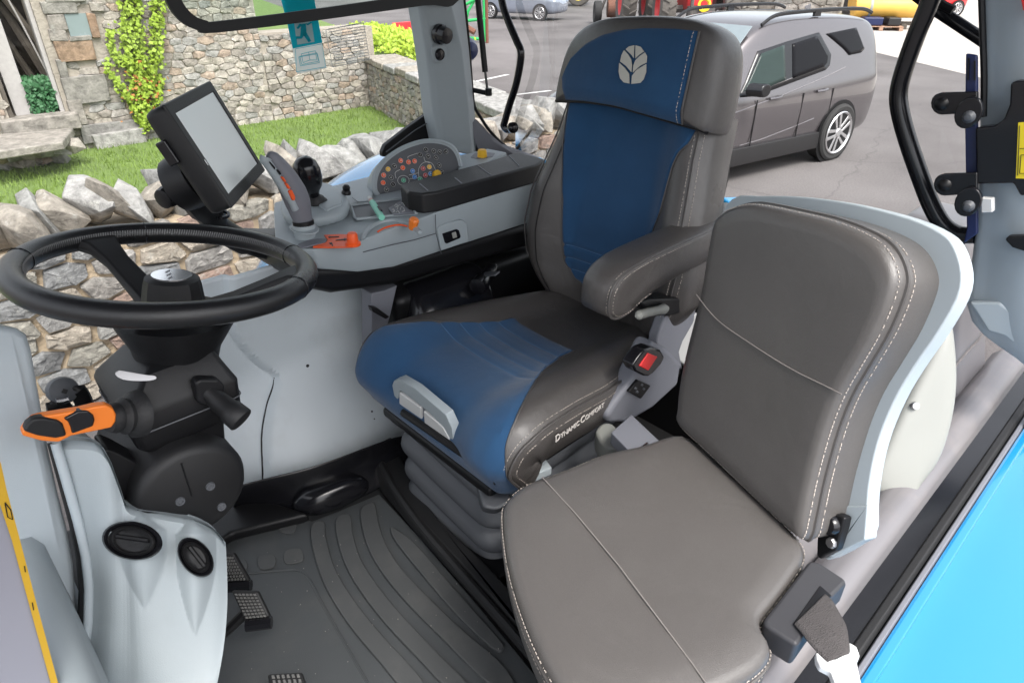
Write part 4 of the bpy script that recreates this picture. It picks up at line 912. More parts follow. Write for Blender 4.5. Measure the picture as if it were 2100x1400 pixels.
# ---- left rear: sill, seals, fender, pillar, inner arch
sl_ = thing('door_sill', 'silver door sill along the near edge of the cab', 'door sill', (1.2, .15, .2))
def strip(name, m, parent, sec, x0=.30, x1=2.05, bevel=.004, n=2):
    return MB().loft([[V((lerp(x0, x1, k/n), y, z)) for y, z in sec] for k in range(n+1)]).build(name, m, parent, bevel=bevel, seg=3)
strip('sill_tube', M['sill'], sl_, [(.245, .24), (.235, .30), (.215, .325), (.185, .33), (.16, .318), (.15, .29), (.152, .22)], bevel=.012)
strip('step_face', M['black_gloss'], sl_, [(.154, .22), (.154, .295), (.098, .288), (.09, .27), (.09, .22)], bevel=.003)
strip('rubber_seal', M['black_rubber'], sl_, [(.12, .289), (.116, .298), (.105, .299), (.099, .29)], bevel=.002)
strip('edge_trim', M['grey_mid'], sl_, [(.0985, .284), (.096, .296), (.088, .296), (.086, .28)], bevel=.002)
bf = thing('blue_panel', 'glossy sky blue body panel below the door sill', 'body panel', (1.2, -.1, -.2))
def blue(u, v):
    x = lerp(.2, 2.3, u); y = lerp(.085, -.62, v)
    return V((x, y, .285 - .008*smooth01(v/.05) - .16*v**1.5 - .10*smooth01((v-.75)/.25)))
MB().grid(blue, 12, 24).build('panel', M['sky_blue'], bf, solid=.01, sub=1)
strip('panel_lip', M['sky_blue'], bf, [(.086, .288), (.082, .291), (.068, .289), (.066, .275), (.086, .275)], bevel=.003)  # narrow raised lip in the same blue as the panel
MB().tube([blue(0, .42)+V((0, 0, .0)), blue(.5, .42)+V((0, 0, .0)), blue(1, .42)+V((0, 0, .0))], .0012, 6).build('panel_joint', M['navy'], bf)

ia = thing('inner_arch', 'grey metal inner wheel arch beside the passenger seat', 'inner arch', (1.3, .4, .1))
def arch(u, v):
    x = lerp(.55, 1.95, u); y = lerp(.236, .46, v)
    base = lerp(.28, .36, smooth01(v*2.5))
    rise = .26*smooth01((x-1.32)/.45)*smooth01(v/.35) + .12*smooth01((x-1.45)/.3)
    return V((x, y+.02*smooth01((x-1.4)/.4), base+rise*.9))
MB().grid(arch, 26, 14).build('skin', M['sill'], ia, sub=1, solid=.01)
MB().loft([[arch(k/26, 0) for k in range(27)], [V((arch(k/26, 0).x, .20, .20)) for k in range(27)]], closed=False, caps=False).build('skirt', M['sill'], ia)
cv = thing('filter_cover', 'cream plastic cover with one screw behind the passenger seat', 'cover', tuple(W(1870, 1000, Z=.36)))
co = [(1655, 1040), (1790, 1000), (1810, 930), (1850, 850), (1900, 750), (1930, 690), (1948, 655), (1957, 700), (1962, 770), (1958, 830), (1940, 910), (1910, 970), (1880, 1005), (1866, 1008), (1853, 1052), (1790, 1003)]
cn = V((-.62, -.62, .48)).normalized(); cp = W(1870, 860, X=1.32)
pl = spline([WP(x, y, cp, cn) for x, y in ((1786, 1000), (1805, 930), (1840, 850), (1895, 740), (1945, 648), (1958, 700), (1962, 780), (1952, 860), (1925, 945), (1882, 1003), (1855, 1050))], 3, True)
ctr = sum(pl, V())/len(pl)
MB().loft([[p-cn*.05 for p in pl], pl, [lerp(p, ctr, .06)+cn*.008 for p in pl], [lerp(p, ctr, .3)+cn*.016 for p in pl], [lerp(p, ctr, .8)+cn*.012 for p in pl]]).build('shell', M['cream'], cv, smooth=60, sub=1)
MB().lathe([(.001, .002), (.007, .002), (.008, -.004)], WP(1878, 832, cp+cn*.02, cn), cn, 14).build('screw', M['steel'], cv)

lp_ = thing('door_pillar', 'grey left-hand rear pillar with black door hinge bracket', 'pillar', (1.7, .3, .3))
PX = 1.62
pr = [[W(x, y, X=PX) for x, y in r_] for r_ in ([(2010, -80), (2062, -80), (2180, -80)], [(2014, 0), (2062, 0), (2180, 0)], [(2014, 240), (2058, 240), (2180, 240)], [(2010, 420), (2050, 430), (2180, 430)], [(1998, 540), (2045, 560), (2180, 560)], [(1975, 640), (2040, 650), (2180, 650)], [(2010, 690), (2060, 700), (2180, 720)], [(2080, 730), (2110, 760), (2190, 800)])]
mb = MB(); rings = []
for a, b, c in pr: rings.append([a+V((.10, .03, 0)), a+V((.02, .008, 0)), a, lerp(a, b, .5), b+V((-.012, 0, 0)), lerp(b, c, .5)+V((-.03, 0, 0)), c+V((-.03, 0, 0)), c+V((.1, 0, 0))])
mb.loft(rings).build('trim', M['grey_pale'], lp_, sub=1)
MB().tube(spline(trace([(2010, -80), (2013, 0), (2016, 90), (2018, 160), (2017, 240)], X=PX-.006), 4), .006, 8).build('seal', M['black'], lp_)
slab('foot_trim', [(1985, 620), (2000, 640), (2025, 680), (2060, 690), (2090, 715), (2110, 760), (2140, 800), (2140, 690), (2050, 620)], (.02, 0, 0), M['grey_pale'], lp_, X=PX-.02, bevel=.006)
slab('hinge_strap', [(2000, 262), (2040, 258), (2058, 245), (2070, 215), (2072, 172), (2082, 166), (2160, 165), (2160, 395), (2092, 402), (2080, 380), (2078, 376), (2002, 378)], (.03, 0, 0), M['black_gloss'], lp_, X=PX-.05, bevel=.008, seg=3)
slab('hinge_plate', [(1980, 110), (2003, 114), (2004, 480), (1975, 500), (1982, 470), (1978, 250)], (.012, 0, 0), M['navy'], lp_, X=PX-.03, bevel=.003)
for pts in ([(1985, 120), (1988, 120), (1986, 165), (1983, 165)], [(1997, 125), (2000, 125), (2000, 165), (1997, 165)]):
    slab('slot', pts, (.004, 0, 0), M['black'], lp_, X=PX-.034, bevel=0)
for yc, x0, x1 in ((212, 1908, 2004), (378, 1914, 2004)):
    pts = [(x1, yc-24), (x1, yc+20), (x0+22, yc+24)]+[(x0+22+22*math.cos(R(a)), yc+1+23*math.sin(R(a))) for a in range(110, 260, 25)]+[(x0+22, yc-22)]
    slab('bracket', pts, (.012, 0, 0), M['black_gloss'], lp_, X=PX-.055, bevel=.003)
    MB().lathe([(.001, .008), (.006, .007), (.011, .003), (.013, 0)], W(x0+23, yc+2, X=PX-.055), (-1, 0, 0), 12).build('bolt', M['black'], lp_)
for xc, yc in ((1985, 232), (1984, 415)):
    f = Frame(W(xc, yc, X=PX-.07), (0, 1, .0), (0, 0, 1))
    MB().loft([[f(px*.9, pz*1.15, 0)+V((d_, 0, 0)) for px, pz in circ(.026, 18)] for d_ in (0, .012)]).build('hinge_knuckle', M['black_gloss'], lp_, bevel=.003)
    MB().lathe([(.001, .01), (.006, .009), (.009, .004), (.012, 0)], W(xc+2, yc+8, X=PX-.07), (-1, 0, 0), 12).build('bolt', M['grey_dark'], lp_)
slab('switch', [(2011, 406), (2035, 408), (2035, 436), (2012, 437)], (.02, 0, 0), M['white'], lp_, X=PX-.06, bevel=.002)
sg = slab('warning_label', [(2088, 252), (2160, 246), (2160, 368), (2083, 366)], (.002, 0, 0), mat('label_yellow', (.80, .62, .02), .45, var=.03), lp_, X=PX-.0525, bevel=0)
lb = MB()
for q in ([(2091, 305), (2160, 303)], [(2094, 318), (2160, 316)], [(2094, 318), (2091, 356)], [(2091, 356), (2160, 355)], [(2091, 258), (2087, 360)]): lb.tube(trace(q, X=PX-.0535), .0006, 4)
lb.build('label_print', M['black'], sg, smooth=0)
slab('red_label', [(2090, -20), (2160, -20), (2160, 26), (2098, 22)], (.004, 0, 0), M['red'], lp_, X=PX-.05, bevel=.001)
slab('pull_slot', [(2060, 492), (2066, 485), (2160, 482), (2160, 522), (2100, 516), (2075, 508)], (.02, 0, 0), M['black'], lp_, X=PX-.05, bevel=.004)
slab('foot_stay', [(1880, 500), (1990, 478), (2004, 482), (1990, 498), (1900, 520)], (0, .02, 0), M['black'], lp_, X=PX+.08)
rb = thing('rail', 'bent black tubular rail by the left rear pillar', 'rail', tuple(W(1985, 480, X=PX+.03)))
MB().tube(spline(trace([(1925, -80), (1908, 0), (1880, 70), (1855, 140), (1843, 190), (1846, 230), (1862, 290), (1890, 370), (1912, 425), (1935, 462), (1965, 480), (2000, 482)], X=PX+.03), 7), .0185, 14).build('tube', M['black_gloss'], rb)
gs2 = thing('gas_strut', 'thick black gas strut crossing behind the left rear pillar', 'gas strut', tuple(W(2000, 80, X=PX+.1)))
MB().tube(trace([(1860, -25), (1920, 20), (2030, 92)], X=PX+.12), .013, 12).build('cylinder', M['black_gloss'], gs2)
MB().tube(trace([(1880, -30), (1935, 12), (1955, 22)], X=PX+.11), .009, 8).build('clip', M['black'], gs2)
# rear bulkhead under the window
structure(MB().box((1.47, 1.20, .17), (.05, 1.36, .60)).build('rear_bulkhead', M['black'], bevel=.01))
structure(MB().box((1.62, 1.2, .46), (.30, 1.36, .03)).build('rear_shelf', M['black'], bevel=.01))
# grit trodden into the mat
rg = random.Random(12); gr_ = MB()
for k in range(70):
    x, y = rg.uniform(480, 1080), rg.uniform(1050, 1400); p_ = W(x, y, Z=.017)
    if p_.y < .62: continue
    r_ = rg.uniform(.0006, .0018); gr_.add([p_+V((r_*rg.uniform(.5, 1), 0, 0)), p_+V((-r_*.6, r_, 0)), p_+V((-r_*.6, -r_, 0)), p_+V((0, 0, r_))], [(0, 1, 3), (1, 2, 3), (2, 0, 3)])
stuff(gr_.build('grit', mat('grit', (.30, .28, .25), .9, var=.3), fm, smooth=0))
mg = thing('mudguard', 'blue left rear mudguard glimpsed between the two seats', 'fender', tuple(W(1470, 470, X=2.05)))
MB().prism(trace([(1478, 402), (1500, 418), (1475, 455), (1455, 510), (1440, 520), (1452, 450)], X=2.05), (.12, -.02, -.02)).build('shell', M['sky_blue'], mg, bevel=.01)
M['print0'] = mat('silver_print', (.62, .58, .54), .5, var=.02)
M['seam'] = mat('sewn_seam', (.20, .18, .17), .7, var=.1)
# ================================================================== DRIVER SEAT
YC = .975
ds = thing('driver_seat', 'brown leather air-suspended driver seat with blue velour centre', 'driver seat', (.98, YC, 0))
CP = spline([V((x, 0, z)) for x, z in ((1.36, .412), (1.27, .420), (1.20, .428), (1.08, .438), (.95, .448), (.83, .463), (.735, .465), (.682, .448), (.652, .41), (.645, .365), (.66, .315), (.70, .285))], 8)
def along(pts, t):
    f = t*(len(pts)-1); i = min(int(f), len(pts)-2); return lerp(pts[i], pts[i+1], f-i), (pts[i+1]-pts[i]).normalized()
def cush(t, b, lift=0):
    p, tg = along(CP, t); n = V((-tg.z, 0, tg.x)); n = -n if n.z < 0 and t < .6 else n
    n = V((tg.z, 0, -tg.x)); x = p.x
    w_ = interp([.64, .70, .80, .95, 1.05, 1.15, 1.27], [.27, .28, .275, .262, .245, .22, .19], x)
    if t > .80: w_ = lerp(w_, .262, smooth01((t-.80)/.2))
    fr_ = smooth01((.89-t)/.14)
    ab = abs(b); s = 1 if b >= 0 else -1
    if ab <= 1:
        h = .026*fr_*smooth01((ab-.35)/.38)*(.75+.25*smooth01(t/.4)) - .03*smooth01((ab-.80)/.20)**1.6; y = b*w_
        dip = -.010*math.exp(-(b/.5)**2)*fr_
        h += dip
    else:
        q = (ab-1)/.35; h = .026*fr_*.95 - .03 - .095*q; y = s*w_*(1+.035*math.sin(q*3.0)-.05*q)
    return V((p.x, YC+y, p.z)) + n*(h+lift)
def cush_n(t, b):
    a = cush(min(t+.004, 1), b)-cush(max(t-.004, 0), b); c = cush(t, b+.01)-cush(t, b-.01); n = a.cross(c).normalized()
    return n if n.dot(V((-.3, -.4, 1))) > 0 else -n
MB().grid(cush, 44, 40, (0, 1), (-1.35, 1.35)).build('cushion', M['leather'], ds, sub=1)
def ins_b(t, f):
    x = along(CP, t)[0].x; 
    lo = interp([.64, .66, .70, .76, .83, .90, .98, 1.04, 1.09, 1.12], [-.97, -.93, -.86, -.74, -.60, -.45, -.36, -.37, -.44, -.46], x)
    hi = interp([.64, .70, .76, .83, .90, .98, 1.04, 1.08, 1.12], [.99, .93, .77, .64, .56, .49, .48, .48, .40], x)
    if t > .655: lo = lerp(lo, -.985, smooth01((t-.655)/.18)); hi = lerp(hi, .985, smooth01((t-.655)/.1))
    return lerp(lo, hi, f)
T0 = .3045
def insert(u, v):
    t = lerp(T0, .985, u); b = ins_b(t, v); e = min(v, 1-v, u*1.2)
    l = .0052*smooth01(e/.025) - .0012
    q = 0
    for k in (.06, .115, .17, .225): q -= .0030*math.exp(-((u-k)/.008)**2)*smooth01((.27-u)/.03)
    return cush(t, b, l+q)
MB().grid(insert, 130, 40).build('cushion_insert', M['blue_cloth'], ds)
M['blue_thread'] = mat('blue_thread', (.07, .15, .27), .7, var=.1)
for k in (.06, .115, .17, .225): MB().tube([insert(k, j/30)+V((0, 0, .0006)) for j in range(1, 30)], .0009, 5).build('quilting', M['blue_thread'], ds)
for s in (-1, 1):
    pa = [cush(lerp(.02, .97, k/70), s*1.0, .001) for k in range(71)]
    MB().tube(pa, .0032, 7).build('cushion_piping', M['leather'], ds)
    for o_ in (.955, 1.055):
        pa = [cush(lerp(.03, .97, k/70), s*o_, .0005) for k in range(71)]
        stitches(pa, lambda p: V((-.3, -.5*1, .8)).normalized()).build('stitching', M['thread'], ds, smooth=0)
edge = [cush(t, ins_b(t, 0), .001) for t in [lerp(T0, .985, k/60) for k in range(61)]]
MB().tube(edge, .0018, 6).build('insert_piping', M['leather'], ds)
edge = [cush(t, ins_b(t, 1), .001) for t in [lerp(T0, .985, k/60) for k in range(61)]]
MB().tube(edge, .0018, 6).build('insert_piping', M['leather'], ds)
# lettering on the near side of the cushion
def text_mesh(txts, size, m, parent, fr, name='lettering', depth=.0006):
    """txts: (string, x offset, scale)"""
    mb = MB(); x = 0
    for s_, k in txts:
        cu = bpy.data.curves.new('t', 'FONT'); cu.body = s_; cu.size = size*k; cu.extrude = depth; to = bpy.data.objects.new('t', cu); COL.objects.link(to)
        dg = bpy.context.evaluated_depsgraph_get(); me = bpy.data.meshes.new_from_object(to.evaluated_get(dg))
        mx = max([v.co.x for v in me.vertices] or [0])
        mb.add([fr(v.co.x+x, v.co.y, v.co.z) for v in me.vertices], [tuple(p.vertices) for p in me.polygons]); x += mx+size*.10
        bpy.data.objects.remove(to); bpy.data.meshes.remove(me); bpy.data.curves.remove(cu)
    return mb.build(name, m, parent, smooth=0, fix=False)
ta, tb_ = hit(cush, 1130, 903, (0.1, .95), (-1.33, -1.0)), hit(cush, 1222, 838, (0.1, .95), (-1.33, -1.0))
pa, pb = cush(*ta), cush(*tb_); tn = cush_n((ta[0]+tb_[0])/2, (ta[1]+tb_[1])/2); tn = tn if tn.y < 0 else -tn
uu = (pb-pa).normalized(); ff = Frame(pa+tn*.010, uu, n=tn); Lh = (pb-pa).length
if ff.v.z < 0: ff.v = -ff.v
text_mesh([('D', 1.35), ('YNAMIC', 1), (' ', 1), ('C', 1.35), ('OMFORT', 1)], Lh/9.0, M['print0'], ds, ff)

# backrest
BP = spline([V((x, 0, z)) for x, z in ((1.262, .40), (1.238, .47), (1.232, .56), (1.245, .67), (1.268, .78), (1.288, .88), (1.303, .955))], 8)
def back(t, b, lift=0):
    p, tg = along(BP, t); n = V((-tg.z, 0, tg.x)); z = p.z
    w_ = interp([.40, .46, .54, .62, .70, .78, .86, .955], [.185, .215, .258, .268, .258, .24, .222, .210], z)
    k = interp([.40, .50, .60, .72, .84, .925], [.45, .85, 1, 1, .62, .42], z)
    ab = abs(b); s = 1 if b >= 0 else -1
    if ab <= 1: h = .062*k*smooth01((ab-.38)/.42) - .032*smooth01((ab-.80)/.20)**1.7 - .008*math.exp(-(b/.4)**2); y = b*w_
    else: q = (ab-1)/.5; h = .062*k-.032-.105*q; y = s*w_*(1+.05*math.sin(q*2.6)-.05*q)
    return V((p.x, YC+y, p.z)) + n*(h+lift)
MB().grid(back, 34, 44, (0, 1), (-1.5, 1.5)).build('backrest', M['leather'], ds, sub=1)
def bin_b(t, f):
    z = along(BP, t)[0].z
    lo = interp([.475, .49, .52, .58, .66, .70, .735, .79, .84, .872, .895, .925], [-.18, -.36, -.43, -.45, -.47, -.52, -.60, -.64, -.68, -.74, -.84, -.88], z)
    hi = interp([.475, .50, .54, .62, .70, .78, .86, .925], [.22, .42, .50, .53, .57, .66, .78, .86], z)
    return lerp(lo, hi, f)
tb0 = .155
def binsert(u, v):
    t = lerp(tb0, .995, u); e = min(v, 1-v, u*1.2, 1); q = 0
    for k in (.07, .135, .20, .265): q -= .0034*math.exp(-((u-k)/.008)**2)
    return back(t, bin_b(t, v), .0055*smooth01(e/.025)-.001+q)
MB().grid(binsert, 130, 40).build('backrest_insert', M['blue_cloth'], ds)
for k in (.07, .135, .20, .265): MB().tube([binsert(k, j/30)+V((-.0006, 0, 0)) for j in range(1, 30)], .0009, 5).build('quilting', M['blue_thread'], ds)
for f in (0, 1):
    MB().tube([back(t, bin_b(t, f), .001) for t in [lerp(tb0, .99, k/50) for k in range(51)]], .0018, 6).build('insert_piping', M['leather'], ds)
MB().tube([back(k/50, -.9, .0015) for k in range(51)], .0026, 6).build('backrest_piping', M['leather'], ds)
for o_ in (-.87, -.935): stitches([back(k/50, o_, .0005) for k in range(51)], V((-.8, -.5, .2)).normalized()).build('stitching', M['thread'], ds, smooth=0)
MB().tube([back(k/50, .74, .0006) for k in range(4, 51)], .0013, 6).build('backrest_seam', M['black'], ds)
MB().tube([back(k/50, 1.0, .0008) for k in range(4, 51)], .0022, 6).build('backrest_piping', M['leather'], ds)
MB().box((1.40, YC, .66), (.05, .36, .5)).build('back_shell', M['black'], ds, bevel=.02)
MB().loft([[V((x, y, z)) for x, y in ((x0+.10, YC-w_), (x0, YC-w_*.9), (x0, YC+w_*.9), (x0+.10, YC+w_))] for x0, z, w_ in ((1.29, .42, .17), (1.31, .6, .2), (1.33, .8, .2), (1.335, .93, .19))]).build('back_core', M['black'], ds, bevel=.01)
# headrest: rounded slab with its lower edge overhanging the backrest
hrn = V((-.965, 0, .18)).normalized(); hru = V((0, 1, 0)); hrv = V((.18, 0, .965)).normalized()
HO = V((1.258, YC-.005, 1.025))
def hr(a, b, c=0): return HO + hru*a + hrv*b + hrn*c
hz = [(-.225, -.095), (-.20, -.092), (-.10, -.083), (0, -.075), (.10, -.077), (.20, -.086), (.222, -.085), (.219, -.03), (.207, .02), (.186, .058), (.145, .088), (.08, .107), (0, .115), (-.08, .119), (-.15, .116), (-.195, .098), (-.218, .06), (-.228, 0), (-.23, -.06)]
hz = [(p.x, p.y) for p in spline([V((a, b, 0)) for a, b in hz], 3, True)]
cx, cy = 0, .01
def shr(s, bx=0): return [(cx+(a-cx)*s, cy+(b-cy)*s) for a, b in hz]
def hcurve(a, c): return c - 1.1*a*a*.55        # the face wraps back at the sides
rings = []
for s, c in ((.84, -.105), (.97, -.085), (1.0, -.05), (1.0, -.015), (.985, .008), (.955, .022), (.90, .032), (.6, .040), (.25, .043)):
    rings.append([hr(a, b, hcurve(a, c)) for a, b in shr(s)])
MB().loft(rings).build('headrest', M['leather'], ds, sub=1)
hi_ = []
for a, b in hz:
    s = .955; hi_.append((max(-.178, min(.186, a*s)), min(b*s+.0, .082 - .25*max(0, a)**1.3*.9 if True else 0)))
def hin(u, v):
    a = lerp(-.172, .176-.014*(1-v), u)
    top = interp([-.172, -.12, -.05, 0, .06, .11, .15, .176], [.092, .092, .088, .082, .068, .046, .016, -.03], a)
    bot = interp([-.225, -.10, 0, .10, .20, .222], [-.094, -.083, -.075, -.077, -.086, -.085], a)
    b = lerp(bot+.004, top, v)
    e = min(u, 1-u, v*3, 1-v)
    # height of the leather surface here: rise from the rim
    d = min(abs(b-bot), .03)/.03
    return hr(a, b, hcurve(a, lerp(.018, .043, smooth01(d*.5+.35)))+.003*smooth01(e/.03)-.001)
MB().grid(hin, 40, 30).build('headrest_insert', M['blue_cloth'], ds, sub=0)
MB().tube([hin(0, k/20)+hrn*.001 for k in range(21)], .0022, 6).build('headrest_piping', M['leather'], ds)
stitches([hin(.03, k/20)+hrn*.0012 for k in range(21)], hrn).build('stitching', M['thread'], ds, smooth=0)
MB().tube([hr(a, b, hcurve(a, .012)) for a, b in shr(.985)[:19]], .003, 6).build('headrest_piping', M['black'], ds)
# leaf emblem
em = MB()
def emb(x, y):
    q = WP(1000+x/2.979, y/2.979, hr(0, 0, .0445), hrn); return q + hrn*(hcurve((q-HO).dot(hru), .003))
for pts in ([(848, 303), (868, 286), (898, 279), (894, 355), (882, 338)], [(906, 279), (935, 287), (955, 316), (928, 335), (905, 358)],
            [(838, 308), (862, 335), (878, 362), (884, 400), (880, 442), (850, 405), (814, 378), (822, 340)], [(960, 322), (971, 345), (968, 383), (930, 405), (889, 445), (893, 400), (905, 370), (930, 345)],
            [(808, 386), (840, 415), (866, 452), (868, 512), (835, 505), (813, 480), (805, 440)], [(966, 393), (965, 440), (950, 485), (930, 508), (880, 514), (884, 465), (910, 430)]):
    em.prism([emb(x, y) for x, y in pts], -hrn*.002)
em.build('leaf_emblem', mat('emblem_grey', (.50, .49, .44), .6), ds, smooth=0)

# armrest on the near side
ar = []
AY = .738
aw = .046
ap = [(1.0, .0)]
arm_top = [(.905, .672), (.912, .700), (.94, .722), (1.0, .733), (1.10, .737), (1.25, .738), (1.42, .74)]
arm_bot = [(.905, .672), (.908, .646), (.93, .628), (.97, .628), (1.02, .646), (1.12, .656), (1.25, .66), (1.42, .665)]
def arm_sec(y, k):
    pts = spline([V((x, 0, z)) for x, z in arm_top], 4)+list(reversed(spline([V((x, 0, z)) for x, z in arm_bot], 4)))[0:-1]
    return [V((lerp(p.x, 1.07, 1-k) if p.x < .98 else p.x, y, lerp(p.z, interp([.905, 1.0, 1.2, 1.42], [.675, .688, .70, .702], p.x), 1-k))) for p in pts]
MB().loft([arm_sec(y, k) for y, k in ((AY-aw, .78), (AY-aw*.9, .92), (AY-aw*.7, .99), (AY, 1.0), (AY+aw*.7, .99), (AY+aw*.9, .92), (AY+aw, .78))]).build('armrest', M['leather'], ds, smooth=60)
tp = spline([V((x, 0, z)) for x, z in arm_top], 5); bt = spline([V((x, 0, z)) for x, z in arm_bot], 5)[1:22]
sm_ = [V((p.x, AY-aw*.86, lerp(p.z, .68, .05))) for p in reversed(tp)]+[V((p.x, AY-aw*.86, lerp(p.z, .68, .05))) for p in bt]
MB().tube(sm_, .0028, 6).build('armrest_piping', M['leather'], ds)
for dy, sc in ((-.96, .10), (-.72, .0)):
    stitches([V((lerp(p.x, 1.07, sc*.4) if p.x < 1.02 else p.x, AY+aw*dy-.0006, lerp(p.z, .68, sc))) for p in sm_], V((-.3, -.9, .3)).normalized()).build('stitching', M['thread'], ds, smooth=0)
slab('armrest_underside', [(1310, 620), (1335, 613), (1430, 610), (1430, 632), (1372, 650), (1330, 640)], (0, .05, 0), M['black'], ds, Y=.725, bevel=.006)
MB().tube(spline(trace([(1305, 648), (1330, 640), (1368, 632)], Y=.715), 4), [.004]+[.010]*6+[.012]*1+[.006], 10).build('armrest_lever', M['cream'], ds)
slab('armrest_post', [(1372, 632), (1430, 622), (1425, 660), (1402, 700), (1395, 720), (1402, 760), (1345, 730), (1350, 690)], (0, .03, 0), M['grey_mid'], ds, Y=.745, bevel=.008, seg=3)
slab('side_cover', [(1388, 640), (1440, 645), (1430, 740), (1412, 755), (1395, 742), (1372, 722), (1374, 690)], (0, .02, 0), M['white'], ds, Y=.775, bevel=.006)
# lower side pod with belt buckle and switch
slab('side_pod', [(1340, 700), (1372, 716), (1400, 745), (1392, 790), (1340, 838), (1290, 868), (1250, 870), (1243, 855), (1262, 825), (1300, 775), (1318, 745)], (0, .05, 0), M['grey_mid'], ds, Y=.700, bevel=.014, seg=4)
bk_ = thing('belt_buckle', 'black seat belt buckle with red release beside the driver seat', 'belt buckle', tuple(W(1330, 740, Y=.66)))
z8 = zo(700, 500, 2.8)
MB().prism(trace(z8([(1672, 700), (1700, 655), (1740, 610), (1780, 595), (1835, 610), (1858, 650), (1840, 690), (1790, 745), (1765, 762), (1740, 760), (1690, 735)]), Y=.665), (0, .03, 0)).build('case', M['black_gloss'], bk_, bevel=.005, seg=3)
MB().prism(trace(z8([(1714, 702), (1765, 628), (1818, 648), (1765, 728)]), Y=.662), (0, .012, 0)).build('release_button', M['red'], bk_, bevel=.002)
slab('switch_plate', z8([(1650, 850), (1705, 782), (1778, 815), (1722, 890)]), (0, .012, 0), M['black'], ds, Y=.694, bevel=.002)
for x, y in ((1692, 832), (1728, 812), (1700, 852), (1738, 836)):
    slab('switch_key', z8([(x-9, y), (x, y-11), (x+10, y-4), (x+2, y+8)]), (0, .003, 0), M['grey_dark'], ds, Y=.6925, bevel=.001)
MB().box((1.30, YC, .33), (.16, .36, .16)).build('rear_infill', M['black'], ds, bevel=.01)
# front trim, levers
tn_ = V((-.988, 0, -.153)); to_ = V((.643, YC, .44))
def front_piece(name, pts, off, th, m, bev):
    return MB().prism([WP(x, y, to_+tn_*off, tn_) for x, y in pts], -tn_*th).build(name, m, ds, bevel=bev, seg=3)
front_piece('front_trim', [(804, 790), (807, 781), (818, 777), (850, 796), (889, 829), (914, 850), (927, 879), (930, 906), (918, 898), (905, 872), (880, 846), (845, 818), (820, 800), (815, 822), (809, 816)], .006, .02, M['grey'], .002)
front_piece('trim_recess', [(812, 796), (850, 818), (905, 868), (922, 905), (870, 868), (816, 824)], .002, .01, M['grey_mid'], .001)
for q in ([(818, 804), (862, 836), (864, 860), (818, 828)], [(868, 842), (908, 876), (924, 905), (870, 870)]):
    front_piece('height_lever', q, .008, .012, M['white'], .003)
# suspension frame and bellows
MB().loft([[V((x, y, z)) for x, y in ((.66, YC-.20), (.66, YC+.20), (1.2, YC+.19), (1.2, YC-.19))] for z in (.272, .30)]).build('seat_pan', M['black'], ds, bevel=.01)
MB().tube(trace([(828, 845), (880, 880), (960, 935), (1020, 985)], X=.645), .010, 8).build('pan_rail', M['black'], ds)
slab('slide_rail', [(1012, 985), (1035, 975), (1118, 938), (1132, 958), (1060, 990), (1035, 1000)], (.0, 0, -.02), M['grey_pale'], ds, Z=.30, bevel=.003)
slab('pan_corner', [(975, 985), (1000, 968), (1052, 1000), (1048, 1030), (1020, 1045), (990, 1040)], (.02, .03, -.05), M['grey_dark'], ds, Z=.28, bevel=.01)
rings = []
bel = [(.275, 1.0), (.262, 1.03), (.235, 1.03), (.218, .96), (.208, .90), (.196, .96), (.178, 1.02), (.152, 1.02), (.138, .95), (.128, .89), (.116, .955), (.098, 1.01), (.072, 1.01), (.058, .95), (.05, .89), (.04, .96), (.02, 1.0), (.0, 1.0)]
for z, k in bel:
    wv = rrect(.46*k, .37*k, .055, 4)
    ring_ = []
    for a, b in wv:
        wob = .012*math.sin((b/.185)*1.5+.3)*(1 if a < 0 else 0)
        ring_.append(V((.905+a, YC+b, z+.012+wob*1.6)))
    rings.append(ring_)
MB().loft(rings).build('bellows', M['grey_dark'], ds, sub=1)
MB().prism([V((.905+a, YC+b, .004)) for a, b in rrect(.52, .42, .05)], (0, 0, .03)).build('pedestal', M['black'], ds, bevel=.01)
MB().lathe([(.03, 0), (.045, .004), (.045, .012), (.03, .016)], W(812, 945, Z=.03), (0, 0, 1), 20).build('pedestal_mount', M['black_gloss'], ds)

# ================================================================== PASSENGER SEAT
ps = thing('passenger_seat', 'folding brown leather passenger seat with pale grey shell', 'passenger seat', (.7, .35, 0))
SZ = .45
co = [(1030, 1052), (1040, 1020), (1075, 990), (1115, 975), (1180, 950), (1240, 926), (1320, 908), (1400, 888), (1470, 940), (1560, 1020), (1640, 1100), (1650, 1140), (1625, 1185), (1590, 1232), (1563, 1268), (1568, 1300), (1583, 1328), (1570, 1358), (1530, 1390), (1440, 1430), (1330, 1460), (1230, 1455), (1160, 1420), (1115, 1358), (1070, 1255), (1040, 1150)]
ol = spline(trace(co, Z=SZ), 4, True); cc = sum(ol, V())/len(ol); up = V((0, 0, 1))
MB().loft([[cc+(p-cc)*s+up*h for p in ol] for s, h in ((.93, -.085), (.985, -.075), (1.0, -.055), (1.0, -.018), (.988, -.006), (.965, .001), (.92, .004), (.75, .006), (.45, .004), (.2, .002))]).build('cushion', M['leather_top'], ps, smooth=70)
MB().loft([[cc+(p-cc)*s+up*h for p in ol] for s, h in ((.9, -.105), (.95, -.10), (.95, -.08))]).build('cushion_base', M['black'], ps)
MB().tube([cc+(p-cc)*1.002+up*-.02 for p in ol+[ol[0]]], .003, 6).build('cushion_piping', M['leather'], ps)
for s, h in ((1.0035, -.0095), (1.0035, -.032)): stitches([cc+(p-cc)*s+up*h for p in ol+[ol[0]]], V((-.5, -.5, .7)).normalized()).build('stitching', M['thread'], ps, smooth=0)
